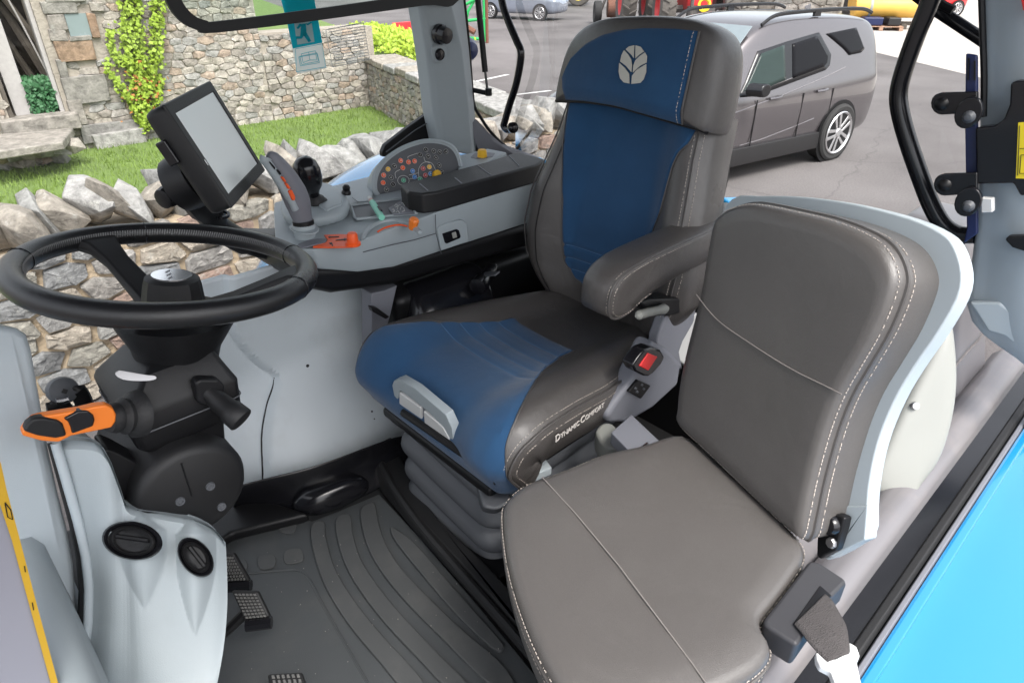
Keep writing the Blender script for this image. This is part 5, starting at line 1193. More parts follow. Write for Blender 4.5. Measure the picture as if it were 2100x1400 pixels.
MB().tube(trace([(1112, 978), (1180, 1052), (1270, 1160), (1360, 1280), (1420, 1360), (1448, 1400)], Z=SZ+.0065), .0011, 6).build('cushion_seam', M['seam'], ps)
# base box under the cushion
MB().loft([[V((cc.x, cc.y, 0))+V(((p.x-cc.x)*s, (p.y-cc.y)*s, z)) for p in ol[::3]] for s, z in ((.72, .02), (.78, .2), (.84, .34))]).build('base', M['black'], ps, bevel=.01)
# backrest: plane through the fold line
F0, F1 = W(1384, 873, Z=SZ+.01), W(1640, 1112, Z=SZ+.01)
fu = (F0-F1).normalized(); bn = fu.cross(V((0, 0, 1))); bn = -bn if bn.x > 0 else bn
bn = (bn*math.cos(R(13)) + V((0, 0, 1))*math.sin(R(13))).normalized(); bvv = bn.cross(fu); bvv = -bvv if bvv.z < 0 else bvv
BO = lerp(F0, F1, .5)
fo = [(1384, 873), (1383, 840), (1388, 790), (1402, 720), (1430, 608), (1445, 520), (1457, 458), (1470, 437), (1492, 424), (1540, 415), (1640, 434), (1710, 452), (1778, 481), (1815, 512), (1835, 558), (1831, 600), (1801, 676), (1762, 745), (1726, 808), (1697, 880), (1669, 980), (1652, 1060), (1640, 1105), (1618, 1098), (1520, 1005), (1440, 927)]
fol = spline([WP(x, y, BO, bn) for x, y in fo], 4, True); fc = sum(fol, V())/len(fol)
prof = [(.6, .002), (.86, .003), (.945, .001), (.975, -.004), (.992, -.012), (1.0, -.022), (1.0, -.06), (1.005, -.095), (.99, -.105)]
MB().loft([[fc+(p-fc)*s+bn*h for p in fol] for s, h in prof]).build('backrest', M['leather_top'], ps, smooth=70)
MB().tube([fc+(p-fc)*1.003+bn*-.026 for p in fol+[fol[0]]], .0034, 6).build('backrest_piping', M['leather'], ps)
for s, h in ((.992, -.0105), (1.003, -.042)): stitches([fc+(p-fc)*s+bn*h for p in fol+[fol[0]]], lambda p: ((p-fc).normalized()*.6+bn*.7).normalized(), r=.0009).build('stitching', M['thread'], ps, smooth=0)
MB().tube(spline([WP(x, y, BO+bn*.0035, bn) for x, y in ((1428, 604), (1470, 655), (1540, 705), (1620, 755), (1690, 790), (1726, 808))], 5), .0012, 6).build('backrest_seam', M['seam'], ps)
# shell behind
so_ = [(1500, 408), (1560, 402), (1636, 403), (1710, 411), (1779, 424), (1868, 448), (1929, 476), (1957, 505), (1973, 559), (1964, 612), (1921, 687), (1886, 737), (1846, 801), (1814, 870), (1795, 930), (1783, 995), (1779, 1042), (1773, 1100), (1712, 1141), (1690, 1140), (1705, 1050), (1600, 980), (1480, 900), (1440, 700), (1470, 480)]
sh = BO-bn*.098
shl = spline([WP(x, y, sh, bn) for x, y in so_], 3, True)
MB().prism(shl, -bn*.03).build('shell', M['grey_pale'], ps, bevel=.006, seg=3)
# hinge and bracket
z14 = zo(1540, 1020, 3.684)
hbp = lambda pts, o: [WP(x, y, BO-bn*o, bn) for x, y in z14(pts)]
MB().prism(hbp([(652, 60), (882, 60), (880, 100), (862, 320), (600, 450), (565, 432), (620, 412), (722, 165), (715, 135), (655, 92)], .094), -bn*.03).build('hinge_bracket', M['grey_pale'], ps, bevel=.003)
MB().prism(hbp([(498, 260), (560, 170), (640, 120), (710, 150), (690, 240), (640, 400), (560, 440), (520, 470), (490, 440)], .07), -bn*.02).build('hinge_plate', M['black'], ps, bevel=.006)
MB().lathe([(.001, .010), (.014, .010), (.017, .006), (.018, 0)], WP(*z14([(600, 200)])[0], BO-bn*.07, bn), bn, 20).build('hinge_disc', M['black_gloss'], ps)
MB().lathe([(.001, .006), (.007, .006), (.009, .003), (.009, 0)], WP(*z14([(612, 340)])[0], BO-bn*.066, bn), bn, 8).build('hinge_bolt', M['steel'], ps, smooth=20)
# seat belt retractor box hung at the near side, webbing, white latch
rt = thing('belt_retractor', 'black lap belt retractor box at the near side of the passenger seat', 'belt retractor', tuple(W(1650, 1300, Z=.36)))
RZ = .452
M['slate'] = mat('dark_slate_plastic', (.040, .040, .045), .5, var=.08, bump=.0003, bs=900)
MB().prism(trace(z14([(440, 470), (510, 475), (720, 612), (722, 640), (610, 750), (350, 1115), (140, 985), (92, 940), (105, 905)]), Z=RZ), (0, 0, -.046)).build('case', M['slate'], rt, bevel=.006, seg=3)
MB().prism(trace(z14([(522, 660), (545, 678), (612, 738), (345, 965), (318, 948)]), Z=RZ+.0012), (0, 0, -.004)).build('slot', M['black_gloss'], rt, bevel=.001)
belt = thing('lap_belt', 'dark woven lap belt with white plastic latch hanging from the retractor', 'seat belt', tuple(W(1700, 1340, Z=.40)))
c0 = spline(trace(z14([(560, 725), (612, 770), (662, 855), (720, 965), (745, 1090), (748, 1165)]), Z=RZ+.006), 4); c1 = spline(trace(z14([(330, 950), (350, 975), (392, 1025), (432, 1082), (500, 1150), (582, 1228)]), Z=RZ+.006), 4)
MB().loft([[lerp(a_, b_, k/8)+V((0, 0, .004*math.sin(k/8*3.14)*(i/len(c0))-.012*max(0, i/len(c0)-.6))) for k in range(9)] for i, (a_, b_) in enumerate(zip(c0, c1))], closed=False).build('webbing', mat('webbing', (.060, .054, .054), .8, var=.25, vs=60, bump=.002, bs=330, voro=True), belt, solid=.0022, smooth=60)
MB().prism(trace(z14([(740, 1085), (800, 1120), (825, 1190), (802, 1240), (812, 1290), (840, 1420), (640, 1420), (600, 1310), (522, 1270), (496, 1220), (490, 1165), (515, 1160), (582, 1222), (640, 1212), (745, 1160)]), Z=RZ+.002), (0, 0, -.012)).build('latch', mat('white_latch', (.70, .70, .70), .35, var=.02), belt, bevel=.004, seg=3)
# loose bits in the gap between the seats
bx_ = thing('manual_pouch', 'flat grey plastic box wedged between the two seats', 'box', tuple(W(1300, 890, Z=.40)))
MB().prism(trace(z8([(1548, 1080), (1665, 975), (1840, 1140), (1790, 1180), (1665, 1200)]), Z=.43), (0, 0, -.03)).build('lid', M['grey_mid'], bx_, bevel=.003)
MB().prism(trace(z8([(1705, 1170), (1755, 1130), (1775, 1145), (1725, 1190)]), Z=.436), (0, 0, -.01)).build('clasp', M['chrome'], bx_, bevel=.003)
fp_ = trace(z8([(1460, 1070), (1500, 1025), (1560, 1030), (1600, 1080), (1640, 1130), (1640, 1165), (1560, 1175), (1495, 1140)]), Z=.37)
tag(MB().prism(spline(fp_, 3, True), (0, 0, -.05)).build('seat_foot', M['cream'], bevel=.008, seg=3), 'cream rounded plastic cover beside the flat grey box between the seats', 'cover')
MB().box((.95, .60, .12), (.5, .14, .20)).build('gap_tray', M['black'], ds, bevel=.01)
# ================================================================== RIGHT-HAND CONSOLE
cn_ = thing('control_console', 'grey right-hand control console with levers, buttons and padded armrest', 'control console', (.95, 1.45, .55))
inner_top = [(.545, 1.345, .695), (.60, 1.285, .694), (.70, 1.262, .692), (.80, 1.268, .697), (.94, 1.28, .70), (1.15, 1.29, .70), (1.40, 1.30, .70)]
inner_bot = [(.56, 1.36, .665), (.615, 1.30, .638), (.70, 1.278, .612), (.80, 1.282, .594), (.94, 1.292, .590), (1.15, 1.30, .585), (1.40, 1.31, .58)]
outer = [(.66, 1.60), (.70, 1.68), (.78, 1.70), (.88, 1.70), (1.0, 1.70), (1.2, 1.68), (1.40, 1.66)]
rings = []
for a, b, o_ in zip(inner_top, inner_bot, outer):
    a, b = V(a), V(b); o1 = V((o_[0], o_[1], a.z-.012)); o2 = V((o_[0], o_[1], b.z+.01))
    m1 = lerp(a, o1, .12)+V((0, 0, .004))
    rings.append([b, lerp(b, a, .12)+V((0, -.004, 0)), lerp(b, a, .85)+V((0, -.004, 0)), a, m1, lerp(a, o1, .5)+V((0, 0, .004)), lerp(a, o1, .93), o1, o2])
MB().loft(rings).build('body', M['grey'], cn_, bevel=.006, seg=3)
z6 = zo(500, 250, 2.979); z7 = zo(540, 320, 5.8333)
CZ = .699
MB().tube(trace([(745, 517), (800, 503), (850, 492), (893, 479)], Y=1.262)[:], .0011, 6).tube(trace([(893, 440), (894, 478), (905, 520)], Y=1.272), .0009, 6).build('panel_joint', M['grey_dark'], cn_)
# padded armrest
at = [(820, 378), (836, 393), (866, 397), (896, 393), (1000, 365), (1100, 338), (1118, 326), (1060, 311), (1000, 331), (905, 356)]
pl = trace(at, Z=.752)
MB().loft([[p+V((0, 0, -.052)) for p in pl], pl]).build('armrest_pad', M['black_soft'], cn_, bevel=.007, seg=4)
for q in ([(1075, 378), (1125, 420)], [(1290, 342), (1332, 376)], [(1430, 268), (1510, 326)], [(1620, 206), (1682, 270)]):
    a, b = trace(z6(q), Z=.7525); MB().tube([a, b], .0016, 6).build('pad_groove', M['grey_mid'], cn_)
# rear ledge and yellow knob
slab('rear_ledge', [(935, 320), (1000, 304), (1040, 312), (1000, 334), (940, 348)], (0, 0, -.02), M['grey'], cn_, Z=.735, bevel=.006)
slab('knob_recess', z6([(1385, 215), (1410, 190), (1460, 182), (1535, 190), (1520, 212), (1420, 225)]), (0, 0, -.004), M['grey_mid'], cn_, Z=.7365, bevel=.001)
def fluted(o, ax, r0, r1, h, m, parent, name, n=28, dep=.07):
    o = V(o); f = Frame(o, (1, .3, .1), n=ax); mb = MB(); rings = []
    for t, rr in ((0, r0), (.15, r0), (.75, r1), (.93, r1*.93), (1, r1*.75)):
        rings.append([f(rr*(1-dep*(k % 2)*(1 if t < .9 else 0))*math.cos(2*math.pi*k/n), rr*(1-dep*(k % 2)*(1 if t < .9 else 0))*math.sin(2*math.pi*k/n), h*t) for k in range(n)])
    return mb.loft(rings).build(name, m, parent, smooth=25)
fluted(W(989, 322, Z=.736), (0, 0, 1), .0145, .0135, .022, M['yellow'], cn_, 'yellow_knob')
# keypad panel
kn = V((-.22, -.86, .46)).normalized(); ko = W(900, 380, Y=1.47)
KP = lambda x, y, o=0: WP(500+x/2.979, 250+y/2.979, ko+kn*o, kn)
rim = [(782, 400), (780, 350), (800, 290), (850, 225), (940, 160), (1040, 118), (1130, 102), (1220, 112), (1285, 145), (1320, 200), (1340, 270), (1372, 300), (1372, 330), (1200, 400), (960, 480), (850, 482), (805, 455)]
fld = [(815, 400), (818, 350), (835, 300), (880, 240), (960, 182), (1050, 145), (1130, 130), (1215, 140), (1268, 168), (1298, 215), (1318, 285), (1335, 300), (1335, 318), (1190, 375), (960, 450), (860, 452), (825, 430)]
kr = spline([KP(*p) for p in rim], 3, True)
kp = MB().loft([[p-kn*.05 for p in kr], kr, [lerp(p, q, .5)+kn*.004 for p, q in zip(kr, spline([KP(*p) for p in fld], 3, True))], spline([KP(*p, -.002) for p in fld], 3, True)]).build('keypad_panel', M['grey'], cn_, smooth=50)
MB().prism(spline([KP(*p, -.0015) for p in fld], 3, True), -kn*.004).build('keypad_field', M['grey_dark'], kp, smooth=0)
bcol = {'o': M['red_orange'], 'y': M['yellow'], 'k': M['black'], 'b': mat('blue_key', (.03, .20, .55), .4), 'r': mat('red_key', (.45, .02, .03), .4), 'g': mat('green_key', (.03, .35, .20), .4)}
M['print'] = mat('white_print', (.62, .62, .60), .6, var=.02)
keys = dict(o=[(957, 238), (1005, 247), (1042, 241), (970, 282), (853, 327), (850, 373)], y=[(880, 290), (1132, 276)], k=[(917, 272), (898, 342), (910, 383), (870, 415), (1075, 203), (1110, 172), (1124, 211), (1158, 180), (1196, 187), (1233, 182), (1172, 220), (1192, 267), (1207, 310)], b=[(1030, 302), (1042, 338), (1140, 318)], r=[(1094, 286), (1108, 328)], g=[(975, 358), (1076, 350)])
rngk = random.Random(3)
for c, ps_ in keys.items():
    for x, y in ps_:
        o = KP(x, y, -.0005)
        b = MB().lathe([(.0066, 0), (.0064, .0028), (.0054, .0036), (.001, .0036)], o, kn, 18).build('key', bcol[c], kp, smooth=40)
        f = Frame(o+kn*.0037, (1, 0, .1), n=kn); pr = MB(); a = rngk.uniform(0, 6)
        pr.ring([f(.0062*math.cos(t*.349), .0062*math.sin(t*.349), -.0008) for t in range(18)], .00045, 5)
        for k in range(rngk.choice((1, 2, 2))):
            a += rngk.uniform(.8, 1.6); d = .0032; ox, oy = rngk.uniform(-.001, .001), rngk.uniform(-.001, .001)
            pr.tube([f(ox-d*math.cos(a), oy-d*math.sin(a), .0002), f(ox+d*.3*math.cos(a+.5), oy+d*.5*math.sin(a+.5), .0002), f(ox+d*math.cos(a), oy+d*math.sin(a), .0002)], .0005, 4)
        pr.build('key_print', M['print'], b, smooth=0)
pl_ = MB()
for q in ([(1005, 225), (1005, 212), (1062, 192)], [(930, 345), (925, 310), (955, 292)], [(1100, 215), (1108, 240), (1135, 250)], [(1010, 325), (1068, 312)], [(1012, 348), (1068, 342)], [(1070, 340), (1068, 290), (1090, 255), (1120, 245), (1150, 255), (1170, 290), (1178, 310)]): pl_.tube([KP(x, y, .0006) for x, y in spline([V((a, b, 0)) for a, b in q], 4) and [(p.x, p.y) for p in spline([V((a, b, 0)) for a, b in q], 4)]], .0006, 5)
pl_.ring([KP(975+35*math.cos(t*.314), 358+30*math.sin(t*.314), .0006) for t in range(20)], .0006, 5)
pl_.build('keypad_lines', M['print'], kp, smooth=0)
fluted(KP(1172, 325, .0), kn, .012, .011, .02, M['yellow'], cn_, 'yellow_knob')
# joystick pod and ball-topped lever
pd = spline(trace([(575, 430), (580, 400), (612, 378), (655, 373), (690, 385), (716, 408), (712, 428), (690, 440), (640, 450), (600, 450)], Z=.72), 3, True); pc = sum(pd, V())/len(pd)
MB().loft([[p+V((0, 0, -.04)) for p in pd], [p+V((0, 0, .0)) for p in pd], [lerp(p, pc, .06)+V((0, 0, .006)) for p in pd], [lerp(p, pc, .5)+V((0, 0, .004)) for p in pd]]).build('lever_pod', M['grey'], cn_, smooth=50, sub=1)
jo = W(652, 424, Z=.715); jt = W(627, 345, Y=jo.y-.03); jd = (jt-jo); jl = jd.length; jd.normalize()
js = thing('joystick', 'black ball-topped joystick on the console', 'joystick', tuple(jo))
MB().lathe([(.030, -.004), (.030, .004), (.026, .008), (.027, .012), (.021, .018), (.022, .022), (.015, .028), (.012, .04)], jo, jd, 24).build('boot', M['black_rubber'], js, smooth=40)
MB().lathe([(.011, .03), (.016, .05), (.026, .065), (.031, .085), (.032, .105), (.028, .125), (.018, .138), (.004, .142)], jo, jd, 26).build('ball_grip', M['black_gloss'], js, smooth=60)
fj = Frame(jo+jd*.092, (1, 0, 0), n=(.2, -.9, .35))
for a, b in ((0, .014), (-.001, -.008)): MB().lathe([(.001, .001), (.006, 0), (.0075, -.003)], fj(a, b, .030), fj.n, 14).build('thumb_button', M['black_soft'], js)
MB().loft([[W(x, y, Z=.722)+V((0, 0, h)) for x, y in z7([(640, 590), (880, 480), (955, 540), (945, 600), (760, 680), (700, 640)])] for h in (-.02, .008)]).build('sliding_cover', M['grey'], cn_, bevel=.005, seg=3)
MB().lathe([(.012, 0), (.012, .006), (.009, .01), (.010, .018), (.006, .024), (.001, .025)], W(710, 398, Z=.722), (.1, -.1, 1), 16).build('small_knob', M['black'], cn_, smooth=40)
# multi-function drive lever
dl_ = thing('drive_lever', 'dark grey multi-function drive lever with orange switches', 'lever', tuple(W(625, 490, Z=.70)))
GYL = 1.36
path = [(624, 458), (618, 440), (611, 416), (602, 394), (588, 368), (572, 343), (558, 325), (549, 318)]
rad = [.020, .024, .0285, .029, .026, .021, .016, .008]
pts = spline(trace(path, Y=GYL), 4); rr = [interp(range(8), rad, i/4) for i in range(len(pts))]
MB().tube(pts, rr, 16, flat=.72).build('grip', M['grey_mid'], dl_, smooth=60)
MB().tube(spline(trace([(606, 430), (592, 402), (574, 374), (556, 346), (545, 330), (546, 322)], Y=GYL-.018), 4), [.008]*4+[.010]*12+[.012]*5, 10).build('grip_spine', M['grey'], dl_)
for q in ([(215, 255), (245, 248), (282, 310), (262, 322)], [(300, 420), (345, 405), (388, 490), (382, 530), (352, 536), (330, 490)], [(262, 330), (288, 322), (335, 390), (300, 400)]):
    slab('orange_switch', z7(q), (0, .01, 0), M['red_orange'], dl_, Y=GYL-.032, bevel=.002)
for q in ([(60, 60), (90, 70), (150, 140), (140, 170), (100, 120)], [(160, 170), (190, 165), (225, 220), (200, 235)]): slab('black_switch', z7(q), (0, .01, 0), M['black_gloss'], dl_, Y=GYL-.030, bevel=.002)
co_ = W(623, 463, Y=GYL); ca = V((-.05, -.05, -1)).normalized()
MB().lathe([(.023, -.004), (.026, 0), (.026, .004), (.022, .03), (.016, .048), (.014, .052)], co_, ca, 26).build('cup', M['grey'], dl_, smooth=40)
MB().lathe([(.0235, -.012), (.0235, .0), (.018, .002)], co_, ca, 24).build('collar', M['black'], dl_)
MB().prism([co_+V((a, b, -.008)) for a, b in [(.026+.02*math.cos(t*.35)*1.4-.026, .046*math.sin(t*.35)) for t in range(18)]], (0, 0, .004)).build('flange', M['grey'], dl_, bevel=.0015)
slab('slot_recess', z7([(400, 1090), (420, 1045), (520, 1010), (640, 985), (740, 985), (760, 1010), (730, 1035), (600, 1060), (480, 1095)]), (0, 0, -.003), M['grey_mid'], cn_, Z=CZ+.001, bevel=.001)
slab('orange_inlay', z7([(725, 940), (900, 932), (1020, 935), (1110, 990), (1150, 1040), (1060, 1085), (760, 1090), (590, 1086), (600, 1070), (740, 1035), (770, 1000)]), (0, 0, -.003), M['red_orange'], cn_, Z=CZ+.0015, bevel=.001)
ar_ = MB()
for q in ([(775, 968), (800, 955), (800, 962), (905, 958), (905, 966), (800, 972), (800, 980)], [(1000, 992), (965, 980), (965, 988), (865, 1000), (865, 1008), (965, 1000), (965, 1010)], [(790, 1035), (820, 1030), (835, 1070), (822, 1072), (815, 1050), (795, 1052)]): ar_.prism(trace(z7(q), Z=CZ+.0025), (0, 0, -.001))
ar_.build('arrow_print', M['black'], cn_, smooth=0)
MB().lathe([(.017, -.002), (.017, .003), (.0125, .006), (.0115, .022), (.009, .026), (.001, .027)], W(724, 500, Z=CZ), (0, -.05, 1), 20).build('orange_knob', M['red_orange'], cn_, smooth=40)
# hand throttle: arched ridge with orange scale
arc = spline(trace(z7([(1180, 990), (1250, 880), (1390, 800), (1560, 775), (1700, 810), (1830, 880), (1885, 925)]), Z=CZ), 5)
MB().tube(arc, [.002]+[.006]*(len(arc)-2)+[.002], 8).build('throttle_rib', M['grey'], cn_)
MB().tube(spline(trace(z7([(1370, 905), (1450, 860), (1560, 830), (1650, 825), (1720, 840)]), Z=CZ+.002), 4), .0022, 6).build('throttle_scale', M['red_orange'], cn_)
MB().lathe([(.009, -.004), (.0095, .0), (.0115, .012), (.012, .02), (.009, .024), (.001, .025)], W(846, 466, Z=CZ+.002), (.1, -.35, 1), 8).build('throttle_lever', M['orange'], cn_, smooth=20)
# open tray with a marker, label plate
slab('tray_floor', z7([(1048, 590), (1300, 555), (1640, 515), (1700, 560), (1620, 690), (1480, 700), (1120, 752), (1090, 730)]), (0, 0, -.002), M['grey_dark'], cn_, Z=CZ+.002, bevel=0)
fr_ = trace(z7([(1048, 590), (1300, 555), (1650, 512), (1830, 688), (1640, 702), (1120, 755), (1090, 730)]), Z=CZ+.004)
MB().ring(fr_, .0035, 8).build('tray_rim', M['grey'], cn_)
slab('far_tray', z7([(1060, 490), (1150, 420), (1290, 350), (1310, 450), (1290, 530), (1130, 545)]), (0, 0, -.002), M['grey'], cn_, Z=CZ+.006, bevel=0)
lbp = slab('label_plate', z7([(1495, 620), (1655, 525), (1820, 688), (1560, 705)]), (0, 0, -.002), M['grey_mid'], cn_, Z=CZ+.007, bevel=.001)
lbm = MB()
for q in ([(1570, 600), (1585, 575), (1600, 580), (1602, 605), (1580, 612)], [(1600, 640), (1618, 590), (1640, 585)], [(1650, 565), (1668, 560), (1690, 595)], [(1640, 640), (1650, 605), (1680, 620), (1690, 655), (1660, 665)], [(1540, 640), (1560, 635), (1570, 660), (1550, 665)], [(1590, 670), (1610, 655), (1630, 680)]): lbm.tube(trace(z7(q), Z=CZ+.0085), .0008, 4)
lbm.build('label_print', M['print'], lbp, smooth=0)
mk_ = thing('marker_pen', 'mint green marker pen lying in the console tray', 'pen', tuple(W(770, 425, Z=.71)))
pa, pb = W(757, 405, Z=.722), W(783, 446, Z=.712); pdv = (pb-pa); ln2 = pdv.length; pdv.normalize()
MB().lathe([(.004, 0), (.006, .004), (.006, .018)], pa, pdv, 12).build('cap', M['white'], mk_); MB().lathe([(.006, .018), (.0062, .03)], pa, pdv, 12).build('band', mat('pink_band', (.55, .36, .32), .5), mk_)
MB().lathe([(.0075, .034), (.0078, .07), (.0078, ln2)], pa, pdv, 14).build('barrel', mat('mint', (.22, .60, .46), .45), mk_); MB().box(lerp(pa, pb, .72)+V((.004, -.002, .006)), (.007, .03, .006), Frame((0, 0, 0), pdv.cross(V((0, 0, 1))), pdv)).build('grip_patch', M['black'], mk_, bevel=.002)
# rocker switch on the inner face
SY = 1.2755
z10 = zo(760, 400, 9.5455)
swp = slab('switch_surround', z10([(1310, 700), (1350, 620), (1440, 575), (1760, 480), (1830, 500), (1900, 560), (1920, 910), (1400, 1090), (1380, 1060)]), (0, .01, 0), M['grey'], cn_, Y=SY, bevel=.003, seg=3)
slab('rocker_switch', z10([(1412, 760), (1690, 668), (1735, 690), (1772, 810), (1755, 850), (1500, 955), (1465, 940)]), (0, .012, 0), M['black_gloss'], cn_, Y=SY-.003, bevel=.002)
slab('rocker_cap', z10([(1595, 745), (1675, 718), (1702, 830), (1622, 855)]), (0, .004, 0), M['cream'], cn_, Y=SY-.005, bevel=.002)

# ================================================================== DISPLAY
mo = thing('display_monitor', 'black framed tilted touchscreen monitor above the console', 'monitor', (.50, 1.42, .70))
mn = V((.716, -.587, .378)).normalized(); mf = Frame((.483, 1.372, .928), (.63, .776, .01), n=mn)
MB().loft([mf.poly(rrect(.252*s, .205*s, .012), c) for s, c in ((.86, -.048), (.97, -.040), (1.0, -.030), (1.0, -.004), (.985, .0)) ]).build('case', M['black_soft'], mo, smooth=40)
# bezel with a wider left edge
def rect(x0, y0, x1, y1): return [(x0, y0), (x1, y0), (x1, y1), (x0, y1)]
o_ = rect(-.126, -.1025, .126, .1025); i_ = rect(-.104, -.080, .107, .082)
MB().loft([mf.poly(o_, .0), mf.poly([(a*.985, b*.985) for a, b in o_], .004), mf.poly(i_, .004), mf.poly([(a*.985, b*.985) for a, b in i_], -.001)], caps=False).build('bezel', M['black_soft'], mo, bevel=.002)
def screen_mat():  # pale base colour stands in for sky reflected on a dark display
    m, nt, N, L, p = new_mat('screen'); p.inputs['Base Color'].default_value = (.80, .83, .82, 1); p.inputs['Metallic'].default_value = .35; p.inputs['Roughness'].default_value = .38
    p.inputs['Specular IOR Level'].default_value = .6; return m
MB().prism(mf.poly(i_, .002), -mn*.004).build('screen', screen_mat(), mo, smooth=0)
MB().prism([mf(-.114+a, -.012+b, .0045) for a, b in rrect(.004, .012, .0019)], mn*.0008).build('status_light', M['chrome'], mo, smooth=0)
MB().loft([mf.poly(rrect(.02, .05, .006), -.02), mf.poly(rrect(.02, .05, .006), -.05)]).build('side_clip', M['black'], mo)
MB().box(mf(-.128, .03, -.04), (.012, .045, .02), mf).build('card_door', M['black_gloss'], mo, bevel=.003)
# mount: round hub, fluted clamp knob, arm down to the console
hbc = mf(-.05, -.035, -.075)
MB().lathe([(.030, -.03), (.052, -.028), (.055, -.01), (.055, .02), (.04, .03)], hbc, mn, 28).build('mount_hub', M['black'], mo, smooth=40)
fluted(W(350, 400, Y=1.47), (-.75, -.4, -.1), .024, .022, .025, M['black'], mo, 'clamp_knob', 16, .18)
armp = [hbc+mn*-.01, W(425, 430, Y=1.43), W(455, 470, Y=1.46), W(520, 505, Y=1.50), W(600, 520, Y=1.50)]
MB().tube(spline(armp, 6), [.045]*5+[.040]*6+[.032]*6+[.025]*8, 14, flat=.6).build('mount_arm', M['black'], mo)
MB().lathe([(.014, 0), (.019, 0), (.019, .006), (.014, .006)], W(452, 442, Y=1.42), (.1, -.2, 1), 20, False).build('arm_socket', M['black_gloss'], mo)
MB().tube([W(445, 418, Y=1.42), W(450, 440, Y=1.42)], .008, 8).build('arm_pin', M['black'], mo)

# ================================================================== STEERING
sc_ = thing('steering_column', 'black steering column with leather wheel and orange shuttle lever', 'steering column', (.16, .97, .4))
WC = V((.237, .972, .859)); wn_ = V((math.sin(R(10.4)), 0, math.cos(R(10.4)))); wf = Frame(WC, (math.cos(R(10.4)), 0, -math.sin(R(10.4))), (0, 1, 0))
M['rim_leather'] = mat('rim_leather', (.009, .009, .010), .29, var=.2, bump=.0003, bs=700, voro=True, spec=.5)
wheel = MB().ring([wf(.186*math.cos(2*math.pi*k/96), .186*math.sin(2*math.pi*k/96)) for k in range(96)], .0165, 16).build('steering_wheel', M['rim_leather'], sc_, smooth=80)
def wang(x, y): q = WP(x, y, WC, wn_)-WC; return math.atan2(q.dot(wf.v), q.dot(wf.u))
a1, a2 = wang(222, 500), wang(632, 560)
a3 = math.pi+(a1+a2)/2 if abs(a1-a2) < math.pi else (a1+a2)/2
for a in (a1, a2, a3):
    d = wf.u*math.cos(a)+wf.v*math.sin(a); t = wf.n.cross(d)
    rings = []
    for r_, h, w_, th in ((.03, -.070, .028, .012), (.08, -.048, .022, .010), (.125, -.024, .020, .009), (.158, -.008, .026, .010), (.180, -.003, .040, .010)):
        c_ = WC+d*r_+wf.n*h; rings.append([c_-t*w_+wf.n*0, c_-t*w_*.8+wf.n*th, c_+t*w_*.8+wf.n*th, c_+t*w_, c_+t*w_*.8-wf.n*th, c_-t*w_*.8-wf.n*th])
    MB().loft(rings).build('spoke', M['black_soft'], wheel, bevel=.003)
for k, a in enumerate((a1-.42, a1+.75, a2+.5, a2-.38)):
    MB().ring([wf((.186+.0168*math.cos(t*.35))*math.cos(a), (.186+.0168*math.cos(t*.35))*math.sin(a), .0168*math.sin(t*.35)) for t in range(18)], .0006, 5).build('rim_seam', M['black_gloss'], wheel)
st_ = MB()
for k in range(150):
    a = a2+.4+k*.021
    if not (.12 < (a-a2) < 5.6): continue
    p0 = wf(.172*math.cos(a), .172*math.sin(a), .0095); p1 = wf(.1705*math.cos(a+.011), .1705*math.sin(a+.011), .0005)
    st_.tube([p0, p1], .0011, 5)
st_.build('rim_stitching', mat('grey_thread', (.14, .14, .14), .7), wheel, smooth=0)
hubn = -wf.n
kb = fluted(WC+hubn*.070, wf.n, .044, .039, .058, M['black_soft'], sc_, 'hub_knob', 24, .06)
MB().prism([WC+hubn*.0125+wf.u*a+wf.v*b for a, b in circ(.027, 28)], wf.n*.002).build('hub_badge', M['chrome'], kb, smooth=0)
em2 = MB()
for k in (-1, 0, 1):
    em2.tube([WC+hubn*.0100+wf.u*(.003*k)+wf.v*(.014*k+.004), WC+hubn*.0100+wf.u*(-.008+.003*k)+wf.v*(.014*k-.003)], .001, 5)
em2.build('badge_relief', M['steel'], kb)
MB().lathe([(.040, .06), (.085, .072), (.080, .085), (.062, .120), (.056, .150), (.058, .155)], WC, hubn, 36).build('hub_cone', M['black'], sc_, smooth=40)
cb = WC+hubn*.152
MB().lathe([(.060, 0), (.062, .004), (.060, .012), (.055, .016)], cb, hubn, 36).build('collar', M['black_soft'], sc_)
# column housing: traced silhouette given its real depth
def hx(x, y, Y): return W(x, y, Y=Y)
YN, YF = .885, 1.055
def hring(ptsN, kf): return [hx(x, y, YN) for x, y in ptsN]
cen = [cb+hubn*.02]
rings = []
for z, x0, x1, y0, y1 in ((.742, .165, .245, .930, 1.02), (.738, .152, .250, .915, 1.03), (.704, .112, .262, .890, 1.052), (.694, .107, .266, .886, 1.056), (.642, .111, .262, .888, 1.054), (.632, .118, .256, .892, 1.050), (.626, .124, .235, .90, 1.04), (.50, .10, .215, .905, 1.035)):
    rings.append([V(((x0+x1)/2+a*(x1-x0), (y0+y1)/2+b*(y1-y0), z)) for a, b in rrect(1, 1, .07, 3)])
MB().loft(rings).build('housing', M['black'], sc_, smooth=28)
MB().ring([V((.1865+a*.1575, .971+b*.1705, .668)) for a, b in rrect(1, 1, .07, 3)], .0012, 5).build('housing_joint', M['grey_dark'], sc_)
pn_ = V((0, -.806, .592)); MB().prism(spline([WP(x, y, V((.18, .9025, .7215))+pn_*.003, pn_) for x, y in [(236, 765), (245, 759), (265, 762), (300, 768), (318, 770), (320, 777), (300, 781), (262, 780), (243, 774)]], 3, True), -pn_*.004).build('switch_plate', M['steel'], sc_, bevel=.0006)
